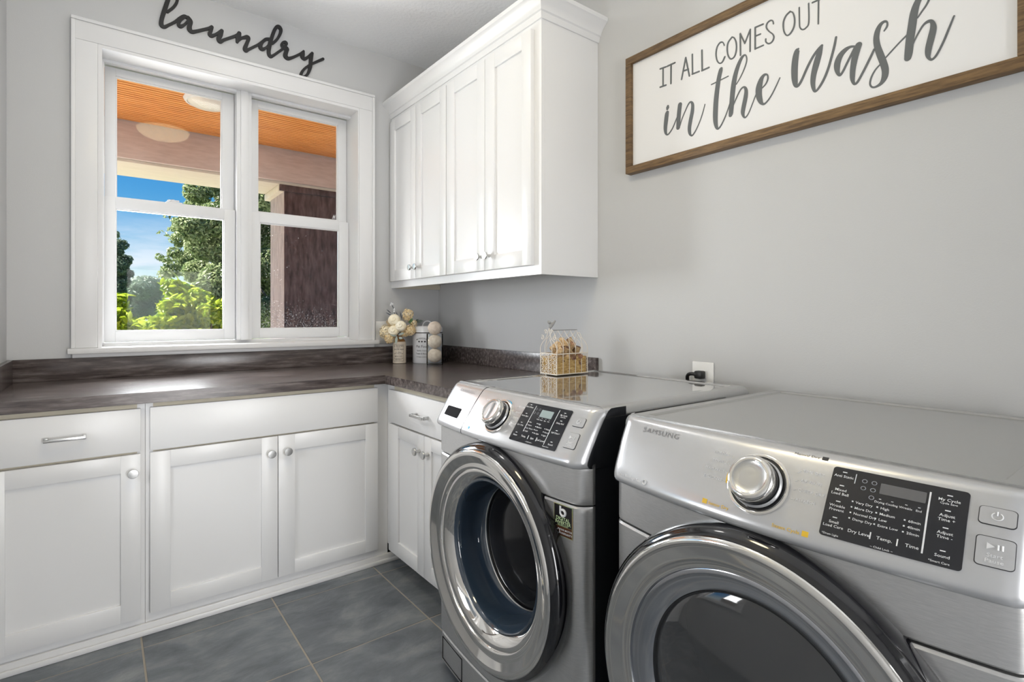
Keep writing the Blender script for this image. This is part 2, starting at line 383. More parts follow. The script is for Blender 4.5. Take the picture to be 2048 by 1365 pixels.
SCRIPT=[[(1.2377,1.9326,0.007),(1.2399,1.9261,0.0086),(1.2442,1.8966,0.0087),(1.2463,1.8737,0.0074),(1.2442,1.8569,0.0051),(1.2377,1.8488,0.0027),(1.2281,1.8525,0.0027),(1.2133,1.8681,0.0023),(1.1987,1.8942,0.0021),(1.1884,1.9124,0.0018)],
 [(1.1822,1.9449,0.0088),(1.1863,1.9153,0.0088),(1.1884,1.8894,0.0087),(1.19,1.8625,0.0081)],
 [(1.1822,1.8664,0.0017),(1.174,1.8887,0.0022),(1.1599,1.9143,0.0022),(1.1459,1.936,0.0028),(1.136,1.9407,0.0032),(1.1291,1.929,0.0057),(1.13,1.9052,0.0072),(1.1369,1.8761,0.0077),(1.1419,1.8498,0.0073),(1.1409,1.8305,0.0059),(1.136,1.8196,0.0036),(1.1281,1.8183,0.003),(1.1144,1.8335,0.0024),(1.099,1.8599,0.0021),(1.0876,1.8871,0.0021),(1.0791,1.9141,0.0017)],
 [(1.235,1.9561,0.0047),(1.2362,1.9511,0.0065),(1.2375,1.9461,0.0047)],
 [(1.0163,2.0174,0.0053),(1.0186,2.0118,0.0074),(1.0264,1.9822,0.0078),(1.0346,1.9265,0.0087),(1.0382,1.8777,0.009),(1.0382,1.8452,0.0083),(1.0346,1.8224,0.0057),(1.0287,1.8132,0.0034),(1.0182,1.8199,0.0024),(1.0042,1.8417,0.0021),(0.9927,1.866,0.0018),(0.9836,1.8886,0.0018)],
 [(1.0538,1.9754,0.0021),(0.9904,1.9823,0.002)],
 [(0.9611,1.9445,0.0018),(0.9457,1.9642,0.002),(0.9304,1.9919,0.0023),(0.9243,2.0145,0.0023),(0.9293,2.0309,0.0023),(0.9413,2.0272,0.0052),(0.9545,2.0051,0.007),(0.9656,1.9734,0.0082),(0.9723,1.9378,0.0088),(0.9768,1.8971,0.0085),(0.9802,1.8558,0.0082),(0.982,1.8468,0.0068)],
 [(0.9746,1.8689,0.0013),(0.9656,1.8892,0.002),(0.9479,1.9191,0.0025),(0.9347,1.9261,0.003),(0.9271,1.9142,0.0054),(0.9282,1.8918,0.0073),(0.9347,1.8627,0.0074),(0.938,1.843,0.0066),(0.9347,1.8274,0.0034),(0.9282,1.8234,0.0024),(0.9175,1.8347,0.0019),(0.9047,1.8615,0.0017),(0.8942,1.8847,0.0017),(0.8858,1.9002,0.0017)],
 [(0.8724,1.9018,0.0019),(0.8611,1.91,0.0022),(0.854,1.9236,0.0025),(0.8551,1.9379,0.0022),(0.8652,1.9416,0.0042),(0.8755,1.9311,0.0072),(0.8827,1.9073,0.0103),(0.8833,1.8832,0.0098),(0.8786,1.8634,0.0077),(0.8724,1.8513,0.0044),(0.8632,1.8484,0.0029),(0.849,1.8599,0.0021),(0.833,1.8825,0.0019),(0.8154,1.9148,0.0014)],
 [(0.7598,1.9833,0.0036),(0.763,1.9792,0.0078),(0.7674,1.9611,0.0096),(0.7704,1.9317,0.01),(0.7704,1.9011,0.0093),(0.7682,1.8805,0.0074),(0.7652,1.8711,0.0046),(0.7586,1.8719,0.0044),(0.7484,1.8857,0.0039),(0.7325,1.9177,0.0039),(0.7169,1.9431,0.0039),(0.703,1.9585,0.0039),(0.6919,1.9666,0.0039)],
 [(0.6916,1.9672,0.0033),(0.6988,1.9465,0.0081),(0.7071,1.9186,0.0093),(0.7141,1.8915,0.0083),(0.7169,1.8672,0.0071),(0.7148,1.8471,0.0051),(0.7099,1.8366,0.0034),(0.7002,1.8437,0.0034),(0.6864,1.8639,0.0037),(0.6742,1.8917,0.0036),(0.6635,1.9283,0.0035),(0.6568,1.9546,0.0035),(0.6531,1.9755,0.003)],
 [(0.604,1.929,0.0026),(0.6153,1.9322,0.0035),(0.6281,1.9288,0.0062),(0.6411,1.9181,0.0081),(0.6489,1.9011,0.0088),(0.6502,1.8843,0.0077),(0.6483,1.8706,0.0052),(0.643,1.8615,0.0037),(0.6359,1.8675,0.0032),(0.623,1.8912,0.003),(0.6102,1.9147,0.003),(0.6027,1.9285,0.0031)],
 [(0.5946,1.9288,0.0086),(0.6002,1.9135,0.0092),(0.6052,1.8916,0.0083),(0.609,1.8676,0.0073),(0.6102,1.8441,0.0063),(0.6084,1.8294,0.0042),(0.604,1.8222,0.0033),(0.5965,1.8266,0.0031),(0.5804,1.8543,0.003),(0.5658,1.882,0.003),(0.5562,1.9017,0.0027)],
 [(0.5323,1.9432,0.002),(0.5261,1.9522,0.0027),(0.5254,1.9627,0.0022),(0.5315,1.9681,0.0035),(0.5409,1.964,0.0051),(0.5479,1.9507,0.0067),(0.5511,1.9302,0.0073),(0.5487,1.9074,0.0078),(0.5424,1.8831,0.0085),(0.5346,1.8566,0.0085),(0.53,1.835,0.0084),(0.5315,1.8157,0.0077),(0.5393,1.8022,0.005),(0.5519,1.7965,0.003),(0.5614,1.7989,0.0024),(0.5663,1.8097,0.0023),(0.563,1.8269,0.0024),(0.5535,1.8436,0.0022),(0.5424,1.8541,0.002)],
 [(0.5284,1.8686,0.0018),(0.5147,1.8812,0.002),(0.4966,1.897,0.002),(0.4789,1.9108,0.002)],
 [(0.4572,1.945,0.0015),(0.4487,1.9567,0.0021),(0.4389,1.9694,0.0023),(0.4319,1.9832,0.0025),(0.4278,2,0.0022),(0.4306,2.0149,0.0022),(0.4389,2.0156,0.0054),(0.4487,2.0015,0.0066),(0.4587,1.9837,0.0078),(0.4651,1.9607,0.0091),(0.4694,1.9278,0.0096),(0.4738,1.8947,0.0095),(0.4767,1.8609,0.0092),(0.4786,1.8477,0.0079)],
 [(0.4687,1.8752,0.0013),(0.4601,1.896,0.0018),(0.4459,1.9193,0.0024),(0.4347,1.9256,0.0038),(0.4264,1.9211,0.0043),(0.4237,1.9046,0.007),(0.4278,1.8826,0.0078),(0.4333,1.8576,0.0074),(0.4347,1.8411,0.006),(0.4326,1.83,0.0035),(0.4264,1.8242,0.0028),(0.4168,1.8324,0.0025),(0.4033,1.859,0.0024),(0.3927,1.8863,0.0024),(0.3815,1.9163,0.0018)]]
CAPS=[[(1.257,2.1068,0.0034),(1.257,2.0403,0.0034)],
 [(1.2704,2.1101,0.0031),(1.2438,2.1082,0.0031)],
 [(1.2704,2.0401,0.0031),(1.2438,2.0389,0.0031)],
 [(1.2208,2.109,0.0034),(1.2215,2.0375,0.0033)],
 [(1.2382,2.1083,0.0032),(1.2039,2.1089,0.0032)],
 [(1.1752,2.0368,0.0033),(1.1576,2.1097,0.0033)],
 [(1.1576,2.1097,0.003),(1.1422,2.0372,0.0029)],
 [(1.1681,2.0648,0.003),(1.1464,2.063,0.0029)],
 [(1.1302,2.1112,0.0031),(1.1292,2.0401,0.0031)],
 [(1.1305,2.0397,0.003),(1.1021,2.0393,0.0029)],
 [(1.0911,2.1107,0.003),(1.0898,2.0386,0.003)],
 [(1.0911,2.0379,0.003),(1.0632,2.0391,0.0029)],
 [(1.0048,2.0937,0.0023),(1.0104,2.106,0.0021),(1.0212,2.109,0.0031),(1.0322,2.0976,0.0031),(1.036,2.0759,0.0029),(1.0322,2.0528,0.0025),(1.0228,2.0386,0.0022),(1.0119,2.0393,0.0031),(1.0033,2.0532,0.0031)],
 [(0.9768,2.1098,0.0031),(0.9904,2.0978,0.003),(0.9941,2.0766,0.0028),(0.9904,2.0525,0.0024),(0.9807,2.0374,0.0023),(0.9678,2.0409,0.003),(0.961,2.0606,0.0028),(0.9618,2.0862,0.0025),(0.9693,2.1047,0.0021),(0.9768,2.1098,0.0021)],
 [(0.9462,2.0367,0.0027),(0.9471,2.1094,0.0027)],
 [(0.9471,2.1094,0.0022),(0.9311,2.0709,0.0022)],
 [(0.9311,2.0709,0.0029),(0.9125,2.1086,0.0029)],
 [(0.9125,2.1086,0.0026),(0.913,2.0367,0.0026)],
 [(0.8693,2.1076,0.0027),(0.8956,2.1081,0.0027)],
 [(0.8956,2.1081,0.0026),(0.8956,2.0374,0.0026)],
 [(0.8956,2.038,0.0027),(0.8685,2.0388,0.0026)],
 [(0.8956,2.0796,0.0027),(0.8781,2.0791,0.0026)],
 [(0.8357,2.0943,0.0022),(0.8383,2.1047,0.0018),(0.8463,2.1088,0.0026),(0.8557,2.1044,0.0028),(0.8584,2.0922,0.0023),(0.8503,2.0767,0.0019),(0.8383,2.0624,0.0019),(0.8344,2.0501,0.0025),(0.8397,2.0391,0.0028),(0.8503,2.0368,0.0023),(0.8598,2.046,0.002),(0.8606,2.0557,0.0024)],
 [(0.784,2.1098,0.0027),(0.7967,2.102,0.0027),(0.8044,2.0846,0.0025),(0.8031,2.058,0.0021),(0.7941,2.0399,0.0019),(0.7827,2.0416,0.0027),(0.7722,2.0577,0.0025),(0.7702,2.0799,0.0022),(0.7752,2.1014,0.0018),(0.784,2.1098,0.0018)],
 [(0.7566,2.1096,0.0023),(0.7559,2.0634,0.0022),(0.7542,2.0474,0.0019),(0.7468,2.0379,0.0021),(0.7372,2.0388,0.0026),(0.7288,2.0516,0.0023),(0.7292,2.1096,0.0022)],
 [(0.7009,2.1076,0.0022),(0.7016,2.036,0.0022)],
 [(0.7181,2.1069,0.0025),(0.682,2.1068,0.0024)]]
# ------------------------------------------------------------------ mesh helpers
class MB:
    """collects vertices and faces, then links them as ONE mesh object"""
    def __init__(s):
        s.v, s.f, s.mi = [], [], []
    def add(s, vs, fs, mi=0):
        k = len(s.v)
        s.v += [tuple(p) for p in vs]
        s.f += [tuple(i + k for i in f) for f in fs]
        s.mi += [mi] * len(fs)
        return s
    def box(s, x0, x1, y0, y1, z0, z1, b=0.0, mi=0):
        if x0 > x1: x0, x1 = x1, x0
        if y0 > y1: y0, y1 = y1, y0
        if z0 > z1: z0, z1 = z1, z0
        if b <= 0:
            vs = [(x, y, z) for z in (z0, z1) for y in (y0, y1) for x in (x0, x1)]
            return s.add(vs, [(0, 2, 3, 1), (4, 5, 7, 6), (0, 1, 5, 4), (2, 6, 7, 3), (0, 4, 6, 2), (1, 3, 7, 5)], mi)
        bm = bmesh.new()
        bmesh.ops.create_cube(bm, size=1)
        for v in bm.verts:
            v.co = Vector(((x0 + x1) / 2 + v.co.x * (x1 - x0), (y0 + y1) / 2 + v.co.y * (y1 - y0), (z0 + z1) / 2 + v.co.z * (z1 - z0)))
        bmesh.ops.bevel(bm, geom=list(bm.edges), offset=b, segments=2, affect='EDGES', profile=0.5)
        s.bm(bm, mi)
        bm.free()
        return s
    def bm(s, bm, mi=0):
        bm.verts.index_update()
        return s.add([v.co[:] for v in bm.verts], [[v.index for v in f.verts] for f in bm.faces], mi)
    def tube(s, pts, r, n=8, caps=True, mi=0, closed=False):
        pts = [Vector(p) for p in pts]
        rs = r if isinstance(r, (list, tuple)) else [r] * len(pts)
        vs, fs = [], []
        N = len(pts)
        prev = None
        for i, p in enumerate(pts):
            a = pts[i - 1] if (i > 0 or closed) else pts[0]
            c = pts[(i + 1) % N] if (i < N - 1 or closed) else pts[-1]
            d = (c - a)
            d = d.normalized() if d.length > 1e-9 else Vector((0, 0, 1))
            if prev is None:
                up = Vector((0, 0, 1)) if abs(d.z) < 0.9 else Vector((1, 0, 0))
                u = d.cross(up).normalized()
            else:
                u = (prev - d * prev.dot(d))
                u = u.normalized() if u.length > 1e-9 else d.orthogonal().normalized()
            prev = u
            w = d.cross(u)
            for k in range(n):
                t = 2 * pi * k / n
                vs.append(p + (u * cos(t) + w * sin(t)) * rs[i])
        for i in range(N if closed else N - 1):
            j = (i + 1) % N
            for k in range(n):
                k2 = (k + 1) % n
                fs.append((i * n + k, i * n + k2, j * n + k2, j * n + k))
        if caps and not closed:
            fs.append(tuple(range(n))[::-1])
            fs.append(tuple((N - 1) * n + k for k in range(n)))
        return s.add(vs, fs, mi)
    def lathe(s, prof, n=32, axis='Z', o=(0, 0, 0), close=True, mi=0):
        """prof: list of (radius, height) about the axis through o"""
        vs, fs = [], []
        for (r, h) in prof:
            for k in range(n):
                t = 2 * pi * k / n
                c, d = r * cos(t), r * sin(t)
                p = {'Z': (c, d, h), 'Y': (c, h, d), 'X': (h, c, d)}[axis]
                vs.append((p[0] + o[0], p[1] + o[1], p[2] + o[2]))
        for i in range(len(prof) - 1):
            for k in range(n):
                k2 = (k + 1) % n
                fs.append((i * n + k, i * n + k2, (i + 1) * n + k2, (i + 1) * n + k))
        if close:
            if prof[0][0] > 1e-6: fs.append(tuple(range(n))[::-1])
            if prof[-1][0] > 1e-6: fs.append(tuple((len(prof) - 1) * n + k for k in range(n)))
        return s.add(vs, fs, mi)
    def prism(s, poly, a0, a1, plane='XY', mi=0):
        """polygon extruded along the third axis"""
        def P(u, v, w):
            return {'XY': (u, v, w), 'XZ': (u, w, v), 'YZ': (w, u, v)}[plane]
        n = len(poly)
        vs = [P(u, v, a0) for u, v in poly] + [P(u, v, a1) for u, v in poly]
        fs = [tuple(range(n))[::-1], tuple(range(n, 2 * n))]
        fs += [(i, (i + 1) % n, n + (i + 1) % n, n + i) for i in range(n)]
        return s.add(vs, fs, mi)
    def grid(s, fn, nu, nv, mi=0, thick=None):
        vs = [fn(i / (nu - 1), j / (nv - 1)) for j in range(nv) for i in range(nu)]
        fs = [(j * nu + i, j * nu + i + 1, (j + 1) * nu + i + 1, (j + 1) * nu + i) for j in range(nv - 1) for i in range(nu - 1)]
        return s.add(vs, fs, mi)
    def build(s, name, mat, parent=None, smooth=None, loc=None, rot=None, recalc=True, weld=True):
        me = bpy.data.meshes.new(name)
        me.from_pydata(s.v, [], s.f)
        mats = mat if isinstance(mat, (list, tuple)) else [mat]
        for m in mats:
            me.materials.append(m)
        if len(mats) > 1:
            me.polygons.foreach_set('material_index', s.mi)
        if recalc:
            bm = bmesh.new()
            bm.from_mesh(me)
            if weld:
                bmesh.ops.remove_doubles(bm, verts=bm.verts, dist=1e-6)
            bmesh.ops.recalc_face_normals(bm, faces=bm.faces)
            bm.to_mesh(me)
            bm.free()
        if smooth is not None:
            me.polygons.foreach_set('use_smooth', [True] * len(me.polygons))
            if smooth < 179:
                me.set_sharp_from_angle(angle=radians(smooth))
        me.update()
        o = bpy.data.objects.new(name, me)
        COL.objects.link(o)
        if parent is not None:
            o.parent = parent
        if loc: o.location = loc
        if rot: o.rotation_euler = rot
        return o

def tag(o, label=None, cat=None, group=None, kind=None):
    if label: o['label'] = label
    if cat: o['category'] = cat
    if group: o['group'] = group
    if kind: o['kind'] = kind
    return o

def thing(name, label, cat, loc=(0, 0, 0), rz=0.0, group=None, kind=None):
    o = bpy.data.objects.new(name, None)
    COL.objects.link(o)
    o.location = loc
    o.rotation_euler = (0, 0, rz)
    o.empty_display_size = 0.05
    return tag(o, label, cat, group, kind)

def struct(o):
    o['kind'] = 'structure'
    return o

def copy_tree(o, parent=None):
    c = o.copy()
    COL.objects.link(c)
    c.parent = parent
    for ch in list(o.children):
        copy_tree(ch, c)
    return c

def B(name, mat, parent, x0, x1, y0, y1, z0, z1, b=0.0):
    return MB().box(x0, x1, y0, y1, z0, z1, b).build(name, mat, parent, smooth=35 if b else None)

def catmull(pts, per=6):
    out = []
    n = len(pts)
    if n == 2:
        return [tuple(p) for p in pts]
    for i in range(n - 1):
        p0, p1, p2, p3 = pts[max(0, i - 1)], pts[i], pts[i + 1], pts[min(n - 1, i + 2)]
        for k in range(per):
            t = k / per
            out.append(tuple(0.5 * (2 * b + (c - a) * t + (2 * a - 5 * b + 4 * c - d) * t * t + (3 * b - a - 3 * c + d) * t ** 3)
                             for a, b, c, d in zip(p0, p1, p2, p3)))
    out.append(tuple(pts[-1]))
    return out

def stroke_outline(st, per=6, smooth=True):
    """brush stroke -> closed 2D outline; st = [(u, v, half_width), ...]"""
    p = catmull(st, per) if smooth and len(st) > 2 else st
    left, right = [], []
    n = len(p)
    ang = []
    for i in range(n):
        a, c = p[max(0, i - 1)], p[min(n - 1, i + 1)]
        ang.append(math.atan2(c[1] - a[1], c[0] - a[0]))
    for i in range(n):
        nx, ny = -sin(ang[i]), cos(ang[i])
        w = max(p[i][2], 0.0004)
        left.append((p[i][0] + nx * w, p[i][1] + ny * w))
        right.append((p[i][0] - nx * w, p[i][1] - ny * w))
    return p, ang, left, right

def stroke_mesh(mb, st, to3, d0, d1, per=6, cap=True):
    """ribbon of a brush stroke with thickness from depth d0 (wall) to d1 (front); to3(u, v, d) -> point"""
    p, ang, L, R = stroke_outline(st, per)
    n = len(L)
    dd = lambda i: d1 + (d1 - d0) * 0.06 * i / max(1, n - 1)      # never two layers at one depth
    vs = [to3(u, v, dd(i)) for i, (u, v) in enumerate(L)] + [to3(u, v, dd(i)) for i, (u, v) in enumerate(R)] + [to3(u, v, d0) for u, v in L] + [to3(u, v, d0) for u, v in R]
    fs = []
    for i in range(n - 1):
        fs.append((i, i + 1, n + i + 1, n + i))
        fs.append((i, 2 * n + i, 2 * n + i + 1, i + 1))
        fs.append((n + i, n + i + 1, 3 * n + i + 1, 3 * n + i))
    mb.add(vs, fs)
    if cap:
        for i, sgn in ((0, 1), (n - 1, -1)):
            m = 8
            w = max(p[i][2], 0.0004)
            c = (p[i][0], p[i][1])
            a0 = ang[i] + pi / 2
            ring = [(c[0] + w * cos(a0 + sgn * pi * k / m), c[1] + w * sin(a0 + sgn * pi * k / m)) for k in range(m + 1)]
            vs = [to3(u, v, dd(i)) for u, v in ring] + [to3(u, v, d0) for u, v in ring]
            fs = [tuple(range(m + 1))] + [(k, k + 1, m + 2 + k, m + 1 + k) for k in range(m)]
            mb.add(vs, fs)

_txt_cache = {}
def text_geo(body, size, align='LEFT', bold=0.0):
    key = (body, align, bold)
    wide = 1.15 if body == 'SAMSUNG' else 1.0
    if key not in _txt_cache:
        cu = bpy.data.curves.new('lettering', 'FONT')
        cu.body = body
        cu.size = 1.0
        cu.align_x = align
        cu.resolution_u = 2
        cu.offset = bold
        cu.space_character = wide
        ob = bpy.data.objects.new('lettering', cu)
        me = bpy.data.meshes.new_from_object(ob)
        _txt_cache[key] = ([v.co[:2] for v in me.vertices], [tuple(p.vertices) for p in me.polygons])
        bpy.data.meshes.remove(me)
        bpy.data.objects.remove(ob)
        bpy.data.curves.remove(cu)
    vs, fs = _txt_cache[key]
    return [(x * size, y * size) for x, y in vs], fs

# ------------------------------------------------------------------ the room
XL, XR, YB, YR, ZC = -0.307, 1.718, 3.0, -1.6, 2.725
WX0, WX1, WZ0, WZ1 = -0.011, 1.184, 1.0, 2.367        # opening of the porch window
SY0, SY1, SZ0, SZ1 = 1.20, 2.05, 0.70, 1.75             # opening of the side window

wb = MB()
wb.box(XL - 0.2, WX0, YB, YB + 0.2, -0.05, 2.95).box(WX1, XR + 0.2, YB, YB + 0.2, -0.05, 2.95)
wb.box(WX0, WX1, YB, YB + 0.2, -0.05, WZ0).box(WX0, WX1, YB, YB + 0.2, WZ1, 2.95)
struct(wb.build('wall_back', M['wall']))
struct(MB().box(XR, XR + 0.2, YR - 0.2, YB, -0.05, 2.95).build('wall_right', M['wall']))
wl = MB()
wl.box(XL - 0.2, XL, YR - 0.2, SY0, -0.05, 2.95).box(XL - 0.2, XL, SY1, YB, -0.05, 2.95)
wl.box(XL - 0.2, XL, SY0, SY1, -0.05, SZ0).box(XL - 0.2, XL, SY0, SY1, SZ1, 2.95)
struct(wl.build('wall_left', M['wall']))
wr = MB()                                                # rear wall with an open doorway to the hall
wr.box(XL, 0.25, YR - 0.14, YR, -0.05, 2.95).box(1.15, XR, YR - 0.14, YR, -0.05, 2.95).box(0.25, 1.15, YR - 0.14, YR, 2.06, 2.95)
struct(wr.build('wall_rear', M['wall']))
struct(MB().box(XL - 0.2, XR + 0.2, YR - 0.2, YB + 0.2, ZC, ZC + 0.2).build('ceiling', M['ceil']))
# hall beyond the doorway
hall = MB()
hall.box(-0.6, -0.5, -3.4, YR - 0.14, -0.05, 2.9).box(2.0, 2.1, -3.4, YR - 0.14, -0.05, 2.9).box(-0.6, 2.1, -3.5, -3.4, -0.05, 2.9)
struct(hall.build('wall_hall', M['wall']))
struct(MB().box(-0.6, 2.1, -3.5, YR - 0.2, 2.72, 2.9).build('ceiling_hall', M['ceil']))
# open door leaf
d1 = thing('door_1', None, None, (1.13, YR, 0), radians(0), kind='structure')
B('door_leaf', M['doorwhite'], d1, 0.0, 0.04, 0.02, 0.86, 0.01, 2.03, 0.003)
for z0, z1 in ((0.2, 0.95), (1.1, 1.85)):
    B('door_panel', M['doorwhite'], d1, -0.006, 0.0, 0.16, 0.72, z0, z1, 0.004)
MB().lathe([(0.01, 0), (0.01, 0.04), (0.026, 0.045), (0.026, 0.07), (0.012, 0.078), (0.0, 0.078)], 16, 'X').build('door_knob', M['nickel'], d1, 40, (-0.078, 0.79, 0.95))

# floor: grout bed with single slate tiles let into it
fl = struct(MB().box(XL - 0.2, XR + 0.2, -3.5, YB + 0.2, -0.06, -0.002).build('floor', M['grout']))
GX = [0.115 + 0.4415 * k for k in range(-1, 5)]
GY = [2.265 + 0.449 * 2 - 0.449 * k for k in range(0, 12)]
for i in range(len(GX) - 1):
    for j in range(len(GY) - 1):
        x0, x1 = max(GX[i], XL) + 0.003, min(GX[i + 1], XR) - 0.003
        y1, y0 = min(GY[j], YB) - 0.003, max(GY[j + 1], YR) + 0.003
        if x1 - x0 > 0.02 and y1 - y0 > 0.02:
            cx, cy = (x0 + x1) / 2, (y0 + y1) / 2
            t = MB().box(x0 - cx, x1 - cx, y0 - cy, y1 - cy, -0.012, 0.0, 0.0015).build('tile', M['slate'], fl, None, (cx, cy, 0))

# ------------------------------------------------------------------ porch window
w1 = thing('window_1', None, None, (0, 0, 0), kind='structure')
def casing_piece(name, x0, x1, z0, z1, outer):
    m = MB().box(x0, x1, 2.980, 3.0, z0, z1, 0.003)
    return m.build(name, M['trim'], w1, 35)
casing_piece('casing_left', -0.099, -0.011, 1.022, 2.367, 'l')
casing_piece('casing_right', 1.184, 1.273, 1.022, 2.367, 'r')
casing_piece('casing_head', -0.099, 1.273, 2.367, 2.459, 't')
bd = MB().box(-0.103, -0.088, 2.972, 2.982, 1.022, 2.447, 0.003).box(1.262, 1.277, 2.972, 2.982, 1.022, 2.447, 0.003).box(-0.103, 1.277, 2.972, 2.982, 2.448, 2.463, 0.003)
bd.build('casing_bead', M['trim'], w1, 35)
B('window_stool', M['trim'], w1, -0.114, 1.295, 2.952, 3.128, 0.998, 1.022, 0.003)
B('window_apron', M['trim'], w1, -0.099, 1.273, 2.974, 3.0, 0.9802, 0.998, 0.002)
jb = MB()
jb.box(-0.0105, 0.004, 2.983, 3.205, 1.0, 2.3665).box(1.1775, 1.1835, 2.983, 3.205, 1.0, 2.3665).box(0.004, 1.1775, 2.983, 3.205, 2.352, 2.3665).box(0.004, 1.1775, 3.125, 3.205, 1.0005, 1.036)
jb.build('jamb', M['trim'], w1)
st = MB().box(0.004, 0.012, 3.10, 3.13, 1.036, 2.3398).box(0.004, 0.5648, 3.10, 3.13, 2.340, 2.352).box(0.6372, 1.1775, 3.10, 3.13, 2.340, 2.352)
st.build('stop_bead', M['vinyl'], w1)
mu = MB().box(0.565, 0.637, 3.10, 3.205, 1.036, 2.352, 0.002).box(0.583, 0.619, 3.090, 3.102, 1.036, 2.352, 0.002)
mu.build('mullion', M['vinyl'], w1, 35)

def sash(name, x0, x1, z0, z1, gx0, gx1, gz0, gz1, y0, y1, pane):
    t = MB()
    t.box(x0, gx0, y0, y1, z0, z1, 0.0025).box(gx1, x1, y0, y1, z0, z1, 0.0025)
    t.box(gx0 - 0.001, gx1 + 0.001, y0 + 0.0006, y1 - 0.0006, z0, gz0, 0.0025).box(gx0 - 0.001, gx1 + 0.001, y0 + 0.0006, y1 - 0.0006, gz1, z1, 0.0025)
    o = t.build(name, M['vinyl'], w1, 35)
    # glazing bead
    q = 0.005
    g = MB().box(gx0, gx0 + q, y0 + 0.006, y0 + 0.02, gz0, gz1).box(gx1 - q, gx1, y0 + 0.006, y0 + 0.02, gz0, gz1)
    g.box(gx0, gx1, y0 + 0.0062, y0 + 0.0198, gz0, gz0 + q).box(gx0, gx1, y0 + 0.0062, y0 + 0.0198, gz1 - q, gz1)
    g.build('glazing_bead', M['trim'], o)
    MB().box(gx0 - 0.002, gx1 + 0.002, y0 + 0.016, y0 + 0.019, gz0 - 0.002, gz1 + 0.002).build('pane', M[pane], o)
    return o
sash('lower_sash', 0.012, 0.563, 1.040, 1.724, 0.054, 0.511, 1.090, 1.670, 3.130, 3.162, 'pane')
sash('upper_sash', 0.013, 0.564, 1.690, 2.345, 0.056, 0.506, 1.728, 2.308, 3.164, 3.198, 'pane')
sash('lower_sash', 0.640, 1.1765, 1.040, 1.724, 0.684, 1.120, 1.092, 1.672, 3.130, 3.162, 'pane_dirty')
sash('upper_sash', 0.640, 1.1765, 1.690, 2.345, 0.680, 1.125, 1.734, 2.308, 3.164, 3.198, 'pane')
lk = MB().box(0.255, 0.325, 3.134, 3.158, 1.724, 1.732, 0.002)
lk.lathe([(0.014, 1.732), (0.014, 1.740), (0.006, 1.744), (0, 1.744)], 14, 'Z', (0.285, 3.146, 0))
lk.box(0.262, 0.312, 3.137, 3.147, 1.734, 1.742, 0.003)
lk.build('sash_lock', M['vinyl'], w1, 40)
mk = MB()
for u in (1.105, 1.097):
    mk.add([(u, 3.1795, 1.752), (u + 0.008, 3.1795, 1.752), (u + 0.008, 3.1795, 1.772)], [(0, 1, 2)])
mk.box(1.094, 1.114, 3.179, 3.1798, 1.745, 1.748)
mk.build('glass_mark', M['ink_white'], w1, recalc=False)

# side window in the left wall (beside the camera)
w2 = thing('window_2', None, None, (0, 0, 0), kind='structure')
f2 = MB().box(XL, XL + 0.02, SY0 - 0.09, SY0, SZ0 - 0.0, SZ1).box(XL, XL + 0.02, SY1, SY1 + 0.09, SZ0, SZ1).box(XL, XL + 0.02, SY0 - 0.09, SY1 + 0.09, SZ1, SZ1 + 0.09).box(XL, XL + 0.04, SY0 - 0.1, SY1 + 0.1, SZ0 - 0.03, SZ0)
f2.build('casing', M['trim'], w2)
f3 = MB()
zm = (SZ0 + SZ1) / 2
for a, b2 in ((SY0, SY0 + 0.045), (SY1 - 0.045, SY1)):
    f3.box(XL - 0.14, XL - 0.10, a, b2, SZ0, SZ1)
for a, b2 in ((SZ0, SZ0 + 0.045), (zm - 0.025, zm + 0.025), (SZ1 - 0.045, SZ1)):
    f3.box(XL - 0.139, XL - 0.101, SY0 + 0.045, SY1 - 0.045, a, b2)
f3.build('sash_frame', M['vinyl'], w2)
MB().box(XL - 0.122, XL - 0.118, SY0 + 0.04, SY1 - 0.04, SZ0 + 0.04, SZ1 - 0.04).build('pane', M['pane'], w2)

# ------------------------------------------------------------------ ceiling lights of the room
def dome_light(x, y, r, mat, label):
    t = thing('dome_light', label, 'ceiling light', (x, y, ZC))
    MB().lathe([(r * 0.95, -0.0), (r, -0.004), (r, -0.018), (r * 0.93, -0.022)], 40).build('trim_ring', M['bronze'], t, 40)
    pr = [(r * 0.93, -0.02)] + [(r * 0.93 * cos(a), -0.02 - 0.085 * sin(a)) for a in [pi / 2 * k / 8 for k in range(1, 8)]] + [(0.0, -0.105)]
    MB().lathe(pr, 40, close=False).build('glass_dome', mat, t, 60)
    MB().lathe([(0.008, -0.104), (0.012, -0.11), (0.006, -0.122), (0, -0.125)], 12, close=False).build('finial', M['bronze'], t, 60)
    return t
dome_light(0.41, 1.10, 0.20, M['domeglow'], 'round glass dome light on the ceiling, mirrored in the left window pane'  )
dome_light(0.62, 2.12, 0.15, M['domeglow2'], 'small round glass dome light on the ceiling near the window')

# unseen wall added to keep the sun out of the side window
struct(MB().box(-2.3, -2.1, -3.4, 2.9, -0.5, 5.5).build('wall_sun_block', M['siding']))
